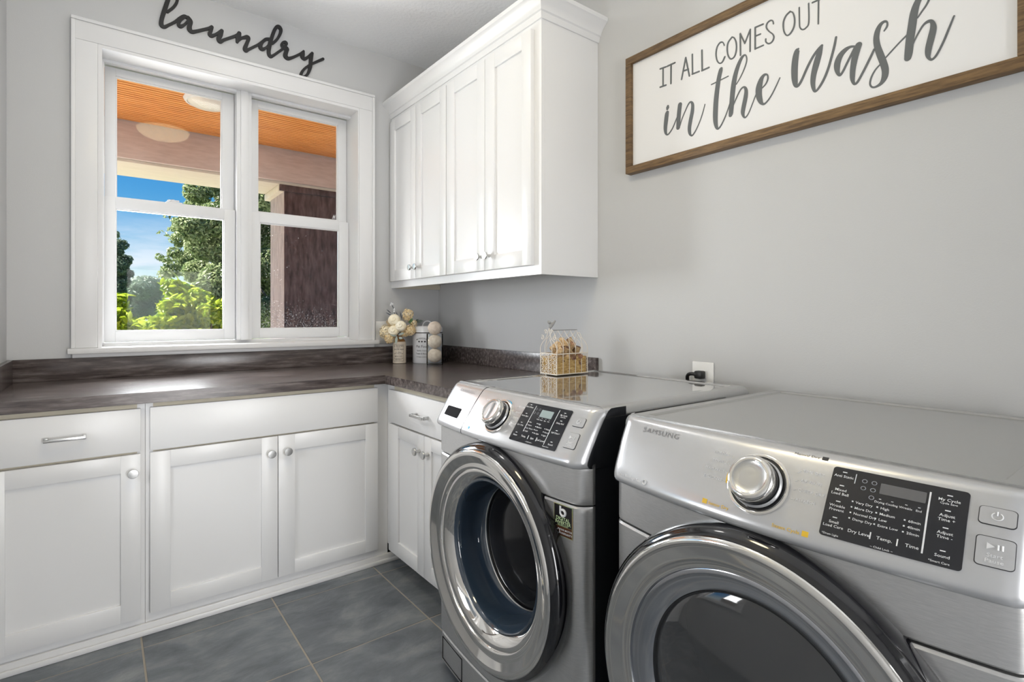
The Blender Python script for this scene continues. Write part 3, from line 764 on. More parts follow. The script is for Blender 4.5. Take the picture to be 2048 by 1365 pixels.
# ------------------------------------------------------------------ cabinets
def knob_geo():
    return MB().lathe([(0.0075, 0), (0.0065, 0.004), (0.006, 0.016), (0.009, 0.020), (0.0165, 0.022), (0.017, 0.027), (0.0155, 0.030), (0.0, 0.031)], 24, 'Z')
_knob = knob_geo().build('knob', M['nickel'], None, 50)
KNOB_ME = _knob.data
bpy.data.objects.remove(_knob)
def knob(parent, loc, rot):
    o = bpy.data.objects.new('knob', KNOB_ME)
    COL.objects.link(o)
    o.parent = parent
    o.location = loc
    o.rotation_euler = rot
    return o
_h = MB()
_h.box(-0.055, 0.055, -0.034, -0.024, -0.0055, 0.0055, 0.0012)
_h.box(-0.055, -0.044, -0.0245, 0.0, -0.0075, 0.0075, 0.0012).box(0.044, 0.055, -0.0245, 0.0, -0.0075, 0.0075, 0.0012)
_ho = _h.build('handle', M['nickel'], None, 35)
PULL_ME = _ho.data
bpy.data.objects.remove(_ho)
def pull(parent, loc, rz):
    o = bpy.data.objects.new('handle', PULL_ME)
    COL.objects.link(o)
    o.parent = parent
    o.location = loc
    o.rotation_euler = (0, 0, rz)
    return o

def shaker(name, parent, u0, u1, z0, z1, iu0, iu1, iz0, iz1, face, facing):
    """frame-and-panel door; facing 'y' looks to -y, 'x' looks to -x; face = front plane, 20 mm thick"""
    m = MB()
    def bx(a0, a1, c0, c1, d0, d1, b):
        if facing == 'y':
            m.box(a0, a1, face + d0, face + d1, c0, c1, b)
        else:
            m.box(face + d0, face + d1, a0, a1, c0, c1, b)
    bx(u0, iu0, z0, z1, 0, 0.02, 0.0015)
    bx(iu1, u1, z0, z1, 0, 0.02, 0.0015)
    bx(iu0 - 0.0005, iu1 + 0.0005, z0, iz0, 0.0002, 0.0198, 0.0015)
    bx(iu0 - 0.0005, iu1 + 0.0005, iz1, z1, 0.0002, 0.0198, 0.0015)
    o = m.build(name, M['white'], parent, 35)
    p = MB()
    if facing == 'y':
        p.box(iu0 - 0.004, iu1 + 0.004, face + 0.009, face + 0.017, iz0 - 0.004, iz1 + 0.004)
    else:
        p.box(face + 0.009, face + 0.017, iu0 - 0.004, iu1 + 0.004, iz0 - 0.004, iz1 + 0.004)
    p.build('panel', M['white'], o)
    return o

FY = 2.365                                             # face frame of the back run
# left unit: drawer over door
c1 = thing('base_cabinet', 'white base cabinet with one drawer over one door, at the left wall', 'cabinet')
m = MB().box(-0.305, 0.127, FY + 0.018, 2.98, 0.0, 0.845)
m.build('carcass', M['white'], c1)
m = MB().box(-0.305, -0.292, FY, FY + 0.0178, 0.012, 0.845).box(0.104, 0.1275, FY, FY + 0.0178, 0.012, 0.845).box(-0.292, 0.104, FY + 0.0002, FY + 0.0178, 0.012, 0.10)
m.build('face_frame', M['white'], c1)
MB().box(-0.292, 0.104, FY + 0.0004, FY + 0.0176, 0.80, 0.845).box(-0.292, 0.104, FY + 0.0004, FY + 0.0176, 0.640, 0.70).build('rail', M['cream'], c1)
d = B('drawer', M['white'], c1, -0.302, 0.114, 2.345, FY, 0.672, 0.827, 0.002)
pull(d, (-0.095, 2.345, 0.750), 0)
d = shaker('door', c1, -0.302, 0.114, 0.068, 0.663, -0.244, 0.055, 0.133, 0.601, 2.345, 'y')
knob(d, (0.090, 2.345, 0.600), (radians(90), 0, 0))
# wide unit: false drawer front over two doors
c2 = thing('base_cabinet', 'wide white base cabinet with a plain panel over two doors, under the window', 'cabinet')
MB().box(0.1285, 1.078, FY + 0.018, 2.98, 0.0, 0.845).build('carcass', M['white'], c2)
m = MB().box(0.1285, 0.152, FY, FY + 0.0178, 0.012, 0.845).box(1.011, 1.0775, FY, FY + 0.0178, 0.012, 0.845).box(0.152, 1.011, FY + 0.0002, FY + 0.0178, 0.012, 0.10)
m.build('face_frame', M['white'], c2)
MB().box(0.152, 1.011, FY + 0.0004, FY + 0.0176, 0.80, 0.845).box(0.152, 1.011, FY + 0.0004, FY + 0.0176, 0.640, 0.70).build('rail', M['cream'], c2)
B('false_front', M['white'], c2, 0.142, 1.021, 2.345, FY, 0.670, 0.828, 0.002)
d = shaker('door', c2, 0.142, 0.5813, 0.075, 0.663, 0.205, 0.519, 0.135, 0.600, 2.345, 'y')
knob(d, (0.553, 2.345, 0.597), (radians(90), 0, 0))
d = shaker('door', c2, 0.5838, 1.021, 0.075, 0.663, 0.650, 0.961, 0.131, 0.597, 2.345, 'y')
knob(d, (0.617, 2.345, 0.598), (radians(90), 0, 0))
# base moulding along the back run
bm_ = MB().box(-0.305, 1.145, 2.352, FY - 0.0005, 0.0, 0.040, 0.003).box(-0.305, 1.145, 2.342, 2.3525, 0.0, 0.020, 0.004)
struct(bm_.build('baseboard_back', M['white'], None, 35))
# right unit beside the washer
FX = 1.078
c3 = thing('base_cabinet', 'white base cabinet with one drawer over two doors, beside the washing machine', 'cabinet')
MB().box(FX + 0.018, 1.698, 1.665, 2.380, 0.085, 0.845).build('carcass', M['white'], c3)
m = MB().box(FX, FX + 0.0178, 2.290, FY - 0.0005, 0.085, 0.845).box(FX, FX + 0.0178, 1.665, 1.69, 0.085, 0.845).box(FX + 0.0002, FX + 0.0178, 1.69, 2.29, 0.085, 0.11)
m.build('face_frame', M['white'], c3)
MB().box(FX + 0.0004, FX + 0.0176, 1.69, 2.29, 0.80, 0.845).box(FX + 0.0004, FX + 0.0176, 1.69, 2.29, 0.640, 0.70).build('rail', M['cream'], c3)
MB().box(1.150, 1.168, 1.665, 2.36, 0.0, 0.0845).build('toe_kick', M['cream'], c3)
d = B('drawer', M['white'], c3, 1.058, FX, 1.672, 2.311, 0.672, 0.822, 0.002)
pull(d, (1.058, 1.982, 0.745), radians(-90))
d = shaker('door', c3, 1.969, 2.311, 0.076, 0.664, 2.027, 2.212, 0.140, 0.612, 1.058, 'x')
knob(d, (1.058, 2.004, 0.596), (0, radians(-90), 0))
d = shaker('door', c3, 1.672, 1.966, 0.076, 0.664, 1.730, 1.908, 0.140, 0.612, 1.058, 'x')
knob(d, (1.058, 1.930, 0.596), (0, radians(-90), 0))

# countertop with upstands
ct = thing('countertop', 'L-shaped glossy brown wood-look countertop with backsplash below the window', 'countertop')
m = MB().prism([(-0.306, 2.330), (1.048, 2.330), (1.048, 1.6), (1.7175, 1.6), (1.7175, 2.9995), (-0.306, 2.9995)], 0.846, 0.886)
bm = bmesh.new()
for v in m.v: bm.verts.new(v)
bm.verts.ensure_lookup_table()
for f in m.f: bm.faces.new([bm.verts[i] for i in f])
bmesh.ops.bevel(bm, geom=[e for e in bm.edges if abs(e.verts[0].co.z - e.verts[1].co.z) < 1e-6], offset=0.0018, segments=2, affect='EDGES')
m = MB().bm(bm)
bm.free()
m.build('worktop', M['counter'], ct, 35)
B('backsplash', M['counter'], ct, -0.306, 1.7175, 2.980, 2.9995, 0.8862, 0.980, 0.0015)
B('backsplash', M['counter'], ct, 1.698, 1.7175, 1.608, 2.9795, 0.8862, 0.980, 0.0015)
B('backsplash', M['counter'], ct, -0.306, -0.2865, 2.331, 2.9795, 0.8862, 0.980, 0.0015)

# wall cabinets
UX = 1.392
def upper(label, y0, y1, doors, end):
    t = thing('wall_cabinet', label, 'cabinet')
    MB().box(UX + 0.018, 1.717, y0 + (0.018 if end else 0.0), y1, 1.362, 2.40).build('carcass', M['white'], t)
    f = MB().box(UX, UX + 0.0178, y0, y0 + 0.05, 1.330, 2.40).box(UX, UX + 0.0178, y1 - 0.03, y1, 1.330, 2.40)
    f.box(UX + 0.0002, UX + 0.0178, y0 + 0.05, y1 - 0.03, 1.330, 1.40).box(UX + 0.0002, UX + 0.0178, y0 + 0.05, y1 - 0.03, 2.27, 2.40)
    f.build('face_frame', M['white'], t)
    if end:
        B('end_panel', M['white'], t, UX + 0.018, 1.717, y0, y0 + 0.0175, 1.330, 2.40)
    else:
        B('wall_cleat', M['cream'], t, UX + 0.0185, 1.717, y1 - 0.02, y1, 1.330, 1.3615)
    for (u0, u1, i0, i1, ky) in doors:
        d = shaker('door', t, u0, u1, 1.369, 2.324, i0, i1, 1.433, 2.259, 1.372, 'x')
        knob(d, (1.372, ky, 1.431), (0, radians(-90), 0))
    return t
upper('two-door white wall cabinet in the corner next to the window', 2.3205, 2.999,
      [(2.650, 2.976, 2.712, 2.914, 2.676), (2.3245, 2.6465, 2.386, 2.585, 2.612)], False)
upper('two-door white wall cabinet with its bare end panel toward the wall sign', 1.612, 2.320,
      [(1.9815, 2.3165, 2.044, 2.244, 2.008), (1.655, 1.9785, 1.715, 1.907, 1.944)], True)
# crown moulding running round the wall cabinets
prof = [(0.0, 2.352), (0.006, 2.352), (0.010, 2.362), (0.012, 2.374), (0.018, 2.378), (0.020, 2.386), (0.030, 2.402), (0.044, 2.414), (0.050, 2.420), (0.056, 2.424), (0.058, 2.432), (0.058, 2.440), (0.0, 2.440)]
m = MB()
n = len(prof)
vs = []
for p, z in prof: vs.append((UX - p, 2.9995, z))
for p, z in prof: vs.append((UX - p, 1.612 - p, z))
for p, z in prof: vs.append((1.7175, 1.612 - p, z))
fs = [tuple(range(n)), tuple(range(2 * n, 3 * n))]
for s_ in (0, n):
    for i in range(n):
        fs.append((s_ + i, s_ + (i + 1) % n, s_ + n + (i + 1) % n, s_ + n + i))
m.add(vs, fs)
struct(m.build('trim_1', M['white'], None, 25))

# ------------------------------------------------------------------ washer and dryer
PROF = [(.125, .9265, .1), (.108, .926, .15), (.094, .920, .25), (.075, .902, .4), (.052, .876, .55), (.028, .848, .75),
        (.008, .824, .9), (-.004, .806, 1), (-.004, .797, 1), (.006, .790, 1), (.05, .787, 1)]
PL = [0.0]
for a, b in zip(PROF, PROF[1:]):
    PL.append(PL[-1] + math.hypot(b[0] - a[0], b[1] - a[1]))

class Panel:
    """the bowed, slanted control panel surface; X across, v down along the slope"""
    def __init__(s, bow, dz, tsl):
        s.bow, s.dz, s.tsl = bow, dz, tsl
    def prof(s, v):
        v = min(max(v, 0), PL[-1] - 1e-9)
        for i in range(len(PL) - 1):
            if v <= PL[i + 1]:
                k = (v - PL[i]) / (PL[i + 1] - PL[i])
                a, b = PROF[i], PROF[i + 1]
                return [a[j] + (b[j] - a[j]) * k for j in range(3)]
    def pt(s, X, v, off=0.0):
        y, z, f = s.prof(v)
        e = max(0, (abs(X) - .315) / .03)
        p = Vector((X, y + s.tsl * (1 - f) - s.bow * (1 - (X / .345) ** 2) * f + .03 * e * e, z + s.dz))
        if off:
            p += s.nrm(X, v) * off
        return p
    def nrm(s, X, v):
        h = 0.006
        a = s.pt(X + h, v) - s.pt(X - h, v)
        b = s.pt(X, v + h) - s.pt(X, v - h)
        return b.cross(a).normalized() * (1 if b.cross(a).y < 0 else -1)
    def text(s, mb, body, X, v, size, align='CENTER', off=0.0012, bold=0.0):
        vs, fs = text_geo(body, size, align, bold)
        mb.add([s.pt(X + x, v - y, off) for x, y in vs], fs)
    def patch(s, mb, X0, X1, v0, v1, off, nu=10, nv=8, r=0.0, back=None):
        """rounded rectangle lifted off the surface, with rim walls"""
        ring = []
        if r > 0:
            for cx, cv, a0 in ((X1 - r, v0 + r, -90), (X1 - r, v1 - r, 0), (X0 + r, v1 - r, 90), (X0 + r, v0 + r, 180)):
                for k in range(5):
                    a = radians(a0 + 90 * k / 4)
                    ring.append((cx + r * cos(a), cv + r * sin(a)))
        else:
            ring = [(X0, v0), (X1, v0), (X1, v1), (X0, v1)]
        dense = []
        for i in range(len(ring)):
            a, b = ring[i], ring[(i + 1) % len(ring)]
            d = math.hypot(a[0] - b[0], a[1] - b[1])
            k = max(1, int(d / 0.012))
            for j in range(k):
                dense.append((a[0] + (b[0] - a[0]) * j / k, a[1] + (b[1] - a[1]) * j / k))
        n = len(dense)
        cx, cv = (X0 + X1) / 2, (v0 + v1) / 2
        vs, fs = [], []
        R = [1.0, 0.75, 0.5, 0.25]
        for q in R:
            for (x, w) in dense:
                vs.append(s.pt(cx + (x - cx) * q, cv + (w - cv) * q, off))
        for j in range(len(R) - 1):
            for i in range(n):
                i2 = (i + 1) % n
                fs.append((j * n + i, j * n + i2, (j + 1) * n + i2, (j + 1) * n + i))
        fs.append(tuple((len(R) - 1) * n + i for i in range(n)))
        k = len(vs)
        for (x, w) in dense:
            vs.append(s.pt(x, w, (-0.002 if back is None else back)))
        for i in range(n):
            i2 = (i + 1) % n
            fs.append((i, i2, k + i2, k + i))
        mb.add(vs, fs)

def appliance(name, label, cat, ox, oy, rot, bow, dz, tsl, depth, is_washer):
    t = thing(name, label, cat, (ox, oy, 0), rot)
    P = Panel(bow, dz, tsl)
    HW = 0.345
    def front(X, add=0.012):
        e = max(0, (abs(X) - .315) / .03)
        return add - bow * (1 - (X / .345) ** 2) + .03 * e * e
    zt = 0.93 + dz
    # black box of the body
    MB().box(-HW + 0.002, HW - 0.002, 0.126, depth - 0.01, 0.02, zt - 0.028, 0.004).build('body', M['blackside'], t, 35)
    for sx in (-1, 1):
        MB().box(sx * (HW - 0.001), sx * (HW - 0.012), 0.0525, 0.128, 0.024, 0.786 + dz).build('side_cheek', M['blackside'], t)
        MB().box(sx * HW + 0.0005 * sx, sx * HW - 0.006 * sx, 0.15, depth - 0.06, 0.08, zt - 0.08, 0.003).build('side_panel', M['blackside'], t, 35)
    for sx in (-1, 1):
        for yy in (0.10, depth - 0.10):
            MB().lathe([(0.022, 0), (0.022, 0.012), (0.01, 0.014), (0.01, 0.03)], 12, 'Z', (sx * 0.29, yy, 0)).build('foot', M['rubber'], t, 40)
    # bowed front skins
    ZD, YB0 = 0.490, 0.052
    def skin(nm, z0, z1, add, mat, zin0=0.0, zin1=0.0):
        N = 61
        xs = [-HW + 2 * HW * i / (N - 1) for i in range(N)]
        nz = max(3, int((z1 - z0) / 0.012))
        prof = [(0.5, z0), (add + zin0, z0)] + [(add, z0 + 0.004 + (z1 - z0 - 0.008) * k / nz) for k in range(nz + 1)] + [(add + zin1, z1), (0.5, z1)]
        q = MB()
        vs, fs = [], []
        for (a, z) in prof:
            for x in xs:
                vs.append((x, (front(x, a) if a < 0.4 else YB0), z))
        for j in range(len(prof) - 1):
            for i in range(N - 1):
                cxx, czz = (xs[i] + xs[i + 1]) / 2, (prof[j][1] + prof[j + 1][1]) / 2
                if prof[j][0] < 0.4 and prof[j + 1][0] < 0.4 and cxx ** 2 + (czz - ZD) ** 2 < 0.275 ** 2:
                    continue                                    # porthole
                fs.append((j * N + i, j * N + i + 1, (j + 1) * N + i + 1, (j + 1) * N + i))
        for i in (0, N - 1):
            fs.append(tuple(j * N + i for j in range(len(prof))))
        q.add(vs, fs)
        return q.build(nm, mat, t, 30)
    skin('upper_front', 0.716, 0.800 + dz, 0.012, M['steel'], 0.004, 0.004)
    skin('lower_front', 0.125, 0.712, 0.012, M['steel'], 0.004, 0.004)
    kick = skin('kick_panel', 0.022, 0.121, 0.014, M['steel'], 0.006, 0.003)
    if is_washer:
        fd = MB()
        for x0, x1 in ((-0.31, -0.17),):
            pts = [(x0, 0.105), (x1, 0.105), (x1, 0.035), (x0, 0.035)]
            for (a, c), (b, d) in zip(pts, pts[1:] + pts[:1]):
                fd.tube([(a, front(a, 0.0135), c), (b, front(b, 0.0135), d)], 0.0016, 6)
        fd.build('filter_door_gap', M['slot'], t)
    # control panel
    N, K = 57, 34
    vs, fs = [], []
    for j in range(K):
        v = (PL[-1] - 1e-6) * j / (K - 1)
        for i in range(N):
            vs.append(P.pt(-HW + 2 * HW * i / (N - 1), v))
    for j in range(K - 1):
        for i in range(N - 1):
            fs.append((j * N + i, j * N + i + 1, (j + 1) * N + i + 1, (j + 1) * N + i))
    k0 = len(vs)
    for i in (0, N - 1):
        vs.append((vs[i][0], 0.16, vs[i][2]))
        vs.append((vs[i][0], 0.16, 0.787 + dz))
    ends = [tuple([j * N for j in range(K)] + [k0 + 1, k0]), tuple([j * N + N - 1 for j in range(K)] + [k0 + 3, k0 + 2])]
    cp = MB().add(vs, fs + ends)
    cp.mi = [0] * len(fs) + [1] * len(ends)
    cp.build('control_panel', [M['silver'], M['blackside']], t, 50)
    # top
    y_top = P.pt(0, 0.004).y
    bm = bmesh.new()
    bmesh.ops.create_cube(bm, size=1)
    y0, y1 = 0.060 + tsl * 0.9 + 0.062, depth
    for v in bm.verts:
        v.co = Vector((v.co.x * 2 * HW, (y0 + y1) / 2 + v.co.y * (y1 - y0), zt - 0.0135 + v.co.z * 0.027))
    side_edges = [e for e in bm.edges if all(v.co.z > zt - 0.01 for v in e.verts) and not all(v.co.y < y0 + 0.01 for v in e.verts)]
    bmesh.ops.bevel(bm, geom=side_edges + [e for e in bm.edges if abs(e.verts[0].co.z - e.verts[1].co.z) > 0.01 and e.verts[0].co.y > y1 - 0.01], offset=0.024, segments=5, affect='EDGES', profile=0.5)
    topf = max(bm.faces, key=lambda f: f.calc_center_median().z * 100 + f.calc_area())
    r = bmesh.ops.inset_individual(bm, faces=[topf], thickness=0.030, depth=0)
    r = bmesh.ops.inset_individual(bm, faces=[topf], thickness=0.006, depth=-0.0035)
    q = MB().bm(bm)
    bm.free()
    q.build('top_panel', M['gloss_top'] if is_washer else M['steeltop'], t, 28)
    # door
    zc = 0.490
    yf = front(0)
    door = MB().lathe([(0.294, yf + 0.035), (0.310, yf + 0.02), (0.314, yf - 0.006), (0.311, yf - 0.022), (0.302, yf - 0.034), (0.296, yf - 0.037)], 96, 'Y', (0, 0, zc), close=False).build('door', M['blackgloss'], t, 60)
    ch = [(0.297, yf - 0.034), (0.2955, yf - 0.0385), (0.291, yf - 0.042), (0.285, yf - 0.0425), (0.278, yf - 0.040), (0.262, yf - 0.032), (0.250, yf - 0.0285), (0.243, yf - 0.028), (0.2405, yf - 0.026)]
    MB().lathe(ch, 128, 'Y', (0, 0, zc), close=False).build('chrome_ring', M['chrome'], door, 70)
    if is_washer:
        r2 = [(0.2405, yf - 0.026), (0.239, yf - 0.022), (0.236, yf - 0.0235), (0.222, yf - 0.014), (0.210, yf - 0.004), (0.2055, yf + 0.003)]
        MB().lathe(r2, 128, 'Y', (0, 0, zc), close=False).build('inner_ring', M['chrome'], door, 70)
        MB().lathe([(0.2055, yf + 0.003), (0.203, yf - 0.001), (0.200, yf + 0.001), (0.197, yf + 0.02), (0.193, yf + 0.06), (0.188, yf + 0.095), (0.178, yf + 0.105)], 96, 'Y', (0, 0, zc), close=False).build('glass_bowl', M['blueglass'], door, 70)
        MB().lathe([(0.178, yf + 0.105), (0.176, yf + 0.108), (0.150, yf + 0.096), (0.10, yf + 0.085), (0.05, yf + 0.079), (0.0, yf + 0.078)], 96, 'Y', (0, 0, zc), close=False).build('drum_window', M['drum'], door, 60)
        MB().lathe([(0.1785, yf + 0.100), (0.1765, yf + 0.098), (0.1745, yf + 0.1005)], 96, 'Y', (0, 0, zc), close=False).build('bowl_edge', M['nickel'], door, 60)
    else:
        r2 = [(0.2405, yf - 0.026), (0.239, yf - 0.022), (0.236, yf - 0.024), (0.222, yf - 0.020), (0.205, yf - 0.013), (0.1985, yf - 0.008)]
        MB().lathe(r2, 128, 'Y', (0, 0, zc), close=False).build('inner_ring', M['chrome2'], door, 70)
        MB().lathe([(0.1985, yf - 0.008), (0.196, yf - 0.004), (0.193, yf - 0.004)], 128, 'Y', (0, 0, zc), close=False).build('gasket', M['blackgloss'], door, 60)
        MB().lathe([(0.193, yf - 0.004), (0.185, yf - 0.008), (0.15, yf - 0.016), (0.10, yf - 0.023), (0.05, yf - 0.027), (0.0, yf - 0.028)], 96, 'Y', (0, 0, zc), close=False).build('door_glass', M['greyglass'], door, 60)
    # dial
    c = P.pt(0, 0.107)
    nn = P.nrm(0, 0.107)
    q = nn.to_track_quat('Z', 'Y').to_matrix().to_4x4()
    q.translation = c
    dial = MB().lathe([(0.0, -0.004), (0.053, -0.004), (0.0525, 0.003), (0.050, 0.0045), (0.047, 0.0035)], 64, close=False).build('dial', M['chrome'], t, 50)
    dial.matrix_local = q
    MB().lathe([(0.047, 0.0035), (0.0465, 0.002), (0.043, 0.002), (0.0425, 0.005)], 64, close=False).build('dial_groove', M['blackgloss'], dial, 50)
    MB().lathe([(0.0425, 0.003), (0.042, 0.009), (0.040, 0.0105), (0.0385, 0.009)], 64, close=False).build('dial_base', M['silver'], dial, 50)
    MB().lathe([(0.0385, 0.009), (0.0375, 0.022)], 64, close=False).build('dial_gap', M['blackgloss'], dial, 50)
    MB().lathe([(0.0375, 0.020), (0.039, 0.024), (0.0385, 0.031), (0.0355, 0.035), (0.0305, 0.0365), (0.0285, 0.0355)], 64, close=False).build('dial_rim', M['chrome'], dial, 60)
    if is_washer:
        cap = MB().lathe([(0.0285, 0.0355), (0.0275, 0.034), (0.0, 0.033)], 64, close=False).box(-0.003, 0.003, -0.026, 0.026, 0.033, 0.0375, 0.0015)
    else:
        cap = MB().lathe([(0.0285, 0.0355), (0.0275, 0.0345), (0.015, 0.0355), (0.0, 0.036)], 64, close=False)
    cap.build('dial_cap', M['nickel'] if not is_washer else M['silver'], dial, 50)
    # coloured arc round the dial
    arc = MB()
    vs, fs = [], []
    a0, a1 = (100, 195) if not is_washer else (60, 125)
    for k in range(25):
        a = radians(a0 + (a1 - a0) * k / 24)
        for rr in (0.0545, 0.057):
            vs.append(P.pt(rr * cos(a), 0.107 - rr * sin(a), 0.001))
    for k in range(24):
        fs.append((2 * k, 2 * k + 1, 2 * k + 3, 2 * k + 2))
    arc.add(vs, fs)
    arc.build('dial_arc', M['ink_yellow'] if not is_washer else M['ink_blue'], t)
    # display
    X0, X1, v0, v1 = (0.107, 0.272, 0.042, 0.165) if not is_washer else (0.092, 0.266, 0.043, 0.164)
    dm = MB()
    P.patch(dm, X0, X1, v0, v1, 0.0015, r=0.005)
    disp = dm.build('display', M['display'], t, 50)
    W, Hh = X1 - X0, v1 - v0
    fx = lambda a: X0 + W * a
    fv = lambda b: v0 + Hh * b
    sc = MB()
    if is_washer:
        P.patch(sc, fx(0.40), fx(0.66), fv(0.13), fv(0.31), 0.0022, r=0.001, back=0.0015)
    else:
        P.patch(sc, fx(0.395), fx(0.725), fv(0.12), fv(0.265), 0.0022, r=0.001, back=0.0015)
    sc.build('screen', M['lcd'] if is_washer else M['lcd2'], disp)
    tx = MB()
    T = lambda s_, a, b, sz, al='LEFT': P.text(tx, s_, fx(a), fv(b), sz, al, 0.0021, 0.006)
    def bar(a0, a1, b0, b1):
        P.patch(tx, fx(a0), fx(a1), fv(b0), fv(b1), 0.0021, back=0.0014)
    if is_washer:
        left = [('Extra Rinse', 0.12), ('Extra Spin', 0.36), ('Spin Only', 0.60), ('Steam', 0.86)]
        right = [('My Cycle', 0.16), ('Delay End', 0.36), ('Self Clean+', 0.60), ('Sound', 0.88)]
        cols = [(0.26, 0.50, ['Hot', 'Warm', 'Eco Warm', 'Cold']), (0.46, 0.50, ['High', 'Medium', 'Low', 'No Spin']), (0.66, 0.58, ['Heavy', 'Normal', 'Light'])]
        bottom = [('Temp.', 0.29, 'CENTER'), ('Spin', 0.48, 'CENTER'), ('Soil Level', 0.66, 'CENTER')]
        under = [('Wash', 0.41), ('Rinse', 0.485), ('Spin', 0.565), ('End', 0.64)]
        bars = [(0.225, 0.232, 0.06, 0.74), (0.745, 0.752, 0.05, 0.92), (0.385, 0.393, 0.80, 0.89), (0.565, 0.573, 0.80, 0.89)]
        foot = [('~ Child Lock ~', 0.45, 0.965), ('*Smart Care', 0.80, 0.965)]
        extra = [('Cycle Save', 0.875, 0.22)]
    else:
        left = [('Anti Static', 0.13), ('Mixed|Load Bell', 0.33), ('Wrinkle|Prevent', 0.56), ('Small|Load Care', 0.79)]
        right = [('My Cycle', 0.16), ('Adjust|Time +', 0.36), ('Adjust|Time -', 0.58), ('Sound', 0.87)]
        cols = [(0.235, 0.47, ['Very Dry', 'More Dry', 'Normal Dry', 'Damp Dry']), (0.425, 0.47, ['High', 'Medium', 'Low', 'Extra Low']), (0.63, 0.555, ['60min', '40min', '20min'])]
        bottom = [('Dry Level', 0.305, 'CENTER'), ('Temp.', 0.49, 'CENTER'), ('Time', 0.68, 'CENTER')]
        under = [('Drying', 0.41), ('Cooling', 0.50), ('Wrinkle', 0.60), ('End', 0.69)]
        bars = [(0.192, 0.197, 0.06, 0.20), (0.742, 0.754, 0.10, 0.90), (0.383, 0.392, 0.80, 0.89), (0.575, 0.584, 0.80, 0.89)]
        foot = [('*Drum Light', 0.09, 0.975), ('~ Child Lock ~', 0.48, 0.985), ('*Smart Care', 0.86, 0.965)]
        extra = [('Cycle Save', 0.875, 0.22)]
    S1 = 0.0064
    for lst, a in ((left, 0.100), (right, 0.875)):
        for s_, b in lst:
            bar(a - 0.018, a + 0.018, b - 0.068, b - 0.055)
            for i, ln in enumerate(s_.split('|')):
                T(ln, a, b + 0.055 * i + 0.02, S1, 'CENTER')
    for a, b, lst in cols:
        for i, ln in enumerate(lst):
            bar(a - 0.030, a - 0.018, b + 0.078 * i - 0.028, b + 0.078 * i - 0.010)
            T(ln, a, b + 0.078 * i, S1 * 0.90)
    for s_, a, al in bottom:
        T(s_, a, 0.87, S1 * 1.15, al)
    for s_, a in under:
        T(s_, a, 0.395, S1 * 0.72, 'CENTER')
        bar(a - 0.008, a + 0.008, 0.335, 0.342)
    for s_, a, b in foot + extra:
        T(s_, a, b, S1 * 0.68, 'CENTER')
    for b_ in bars:
        bar(*b_)
    tx.build('display_print', M['ink_white'], disp, recalc=False)
    # cycle icons
    ic = MB()
    for (a, b) in ((0.27, 0.14), (0.345, 0.14), (0.27, 0.24), (0.345, 0.24)) + (() if is_washer else ((0.345, 0.345),)):
        pts = [P.pt(fx(a) + 0.0032 * cos(k * pi / 4), fv(b) + 0.0032 * sin(k * pi / 4), 0.0021) for k in range(8)]
        ic.tube(pts, 0.0005, 4, closed=True)
    ic.build('display_icons', M['ink_dim'], disp)
    # buttons
    for (b0, b1, c0, c1, sym) in ((0.283, 0.318, 0.059, 0.085, 0), (0.283, 0.319, 0.104, 0.147, 1)):
        gp = MB()
        P.patch(gp, b0 - 0.0012, b1 + 0.0012, c0 - 0.0012, c1 + 0.0012, 0.0003, r=0.0052)
        bt = gp.build('button', M['rubber'], t, 50)
        bb = MB()
        P.patch(bb, b0, b1, c0, c1, 0.0026, r=0.0045)
        bb.build('button_cap', M['silver'], bt, 50)
        sy = MB()
        cx, cv = (b0 + b1) / 2, (c0 + c1) / 2
        if sym == 0:
            sy.tube([P.pt(cx + 0.0055 * cos(radians(a)), cv - 0.0055 * sin(radians(a)), 0.003) for a in range(120, 421, 20)], 0.0007, 4)
            sy.tube([P.pt(cx, cv - 0.0075, 0.003), P.pt(cx, cv - 0.001, 0.003)], 0.0007, 4)
        else:
            sy.add([P.pt(cx - 0.008, cv - 0.013, 0.0032), P.pt(cx - 0.008, cv - 0.003, 0.0032), P.pt(cx, cv - 0.008, 0.0032)], [(0, 1, 2)])
            sy.tube([P.pt(cx + 0.003, cv - 0.012, 0.003), P.pt(cx + 0.003, cv - 0.004, 0.003)], 0.0011, 4)
            sy.tube([P.pt(cx + 0.007, cv - 0.012, 0.003), P.pt(cx + 0.007, cv - 0.004, 0.003)], 0.0011, 4)
            P.text(sy, 'Start', cx, cv + 0.008, 0.008, 'CENTER', 0.003, 0.004)
            P.text(sy, 'Pause', cx, cv + 0.016, 0.008, 'CENTER', 0.003, 0.004)
        sy.build('button_mark', M['ink_grey'], bt)
    # printed words on the panel
    lg = MB()
    P.text(lg, 'SAMSUNG', -0.225, 0.056, 0.0185, 'CENTER', 0.0014, 0.0)
    lg.build('logo', M['logo'], t, recalc=False)
    L_ = ['NORMAL', 'TOWELS', 'PERM PRESS', 'DELICATES'] if not is_washer else ['NORMAL', 'HEAVY', 'PERM', 'WOOL']
    R_ = ['TIME DRY', 'AIR FLUFF', 'QUICK DRY', 'REFRESH'] if not is_washer else ['BEDDING', 'RINSE', 'QUICK', 'DELICATES']
    for sx, lst, al in ((-1, L_, 'RIGHT'), (1, R_, 'LEFT')):
        wd = MB()
        for i, s_ in enumerate(lst):
            P.text(wd, s_, sx * 0.064, 0.066 + 0.018 * i, 0.0075, al, 0.0008)
            wd.tube([P.pt(sx * 0.062, 0.064 + 0.018 * i, 0.0005), P.pt(sx * 0.0565, 0.070 + 0.016 * i, 0.0005)], 0.0003, 4)
        wd.build('cycle_print', M['ink_white'], t, recalc=False)['kind'] = 'stuff'
    bd_ = MB()
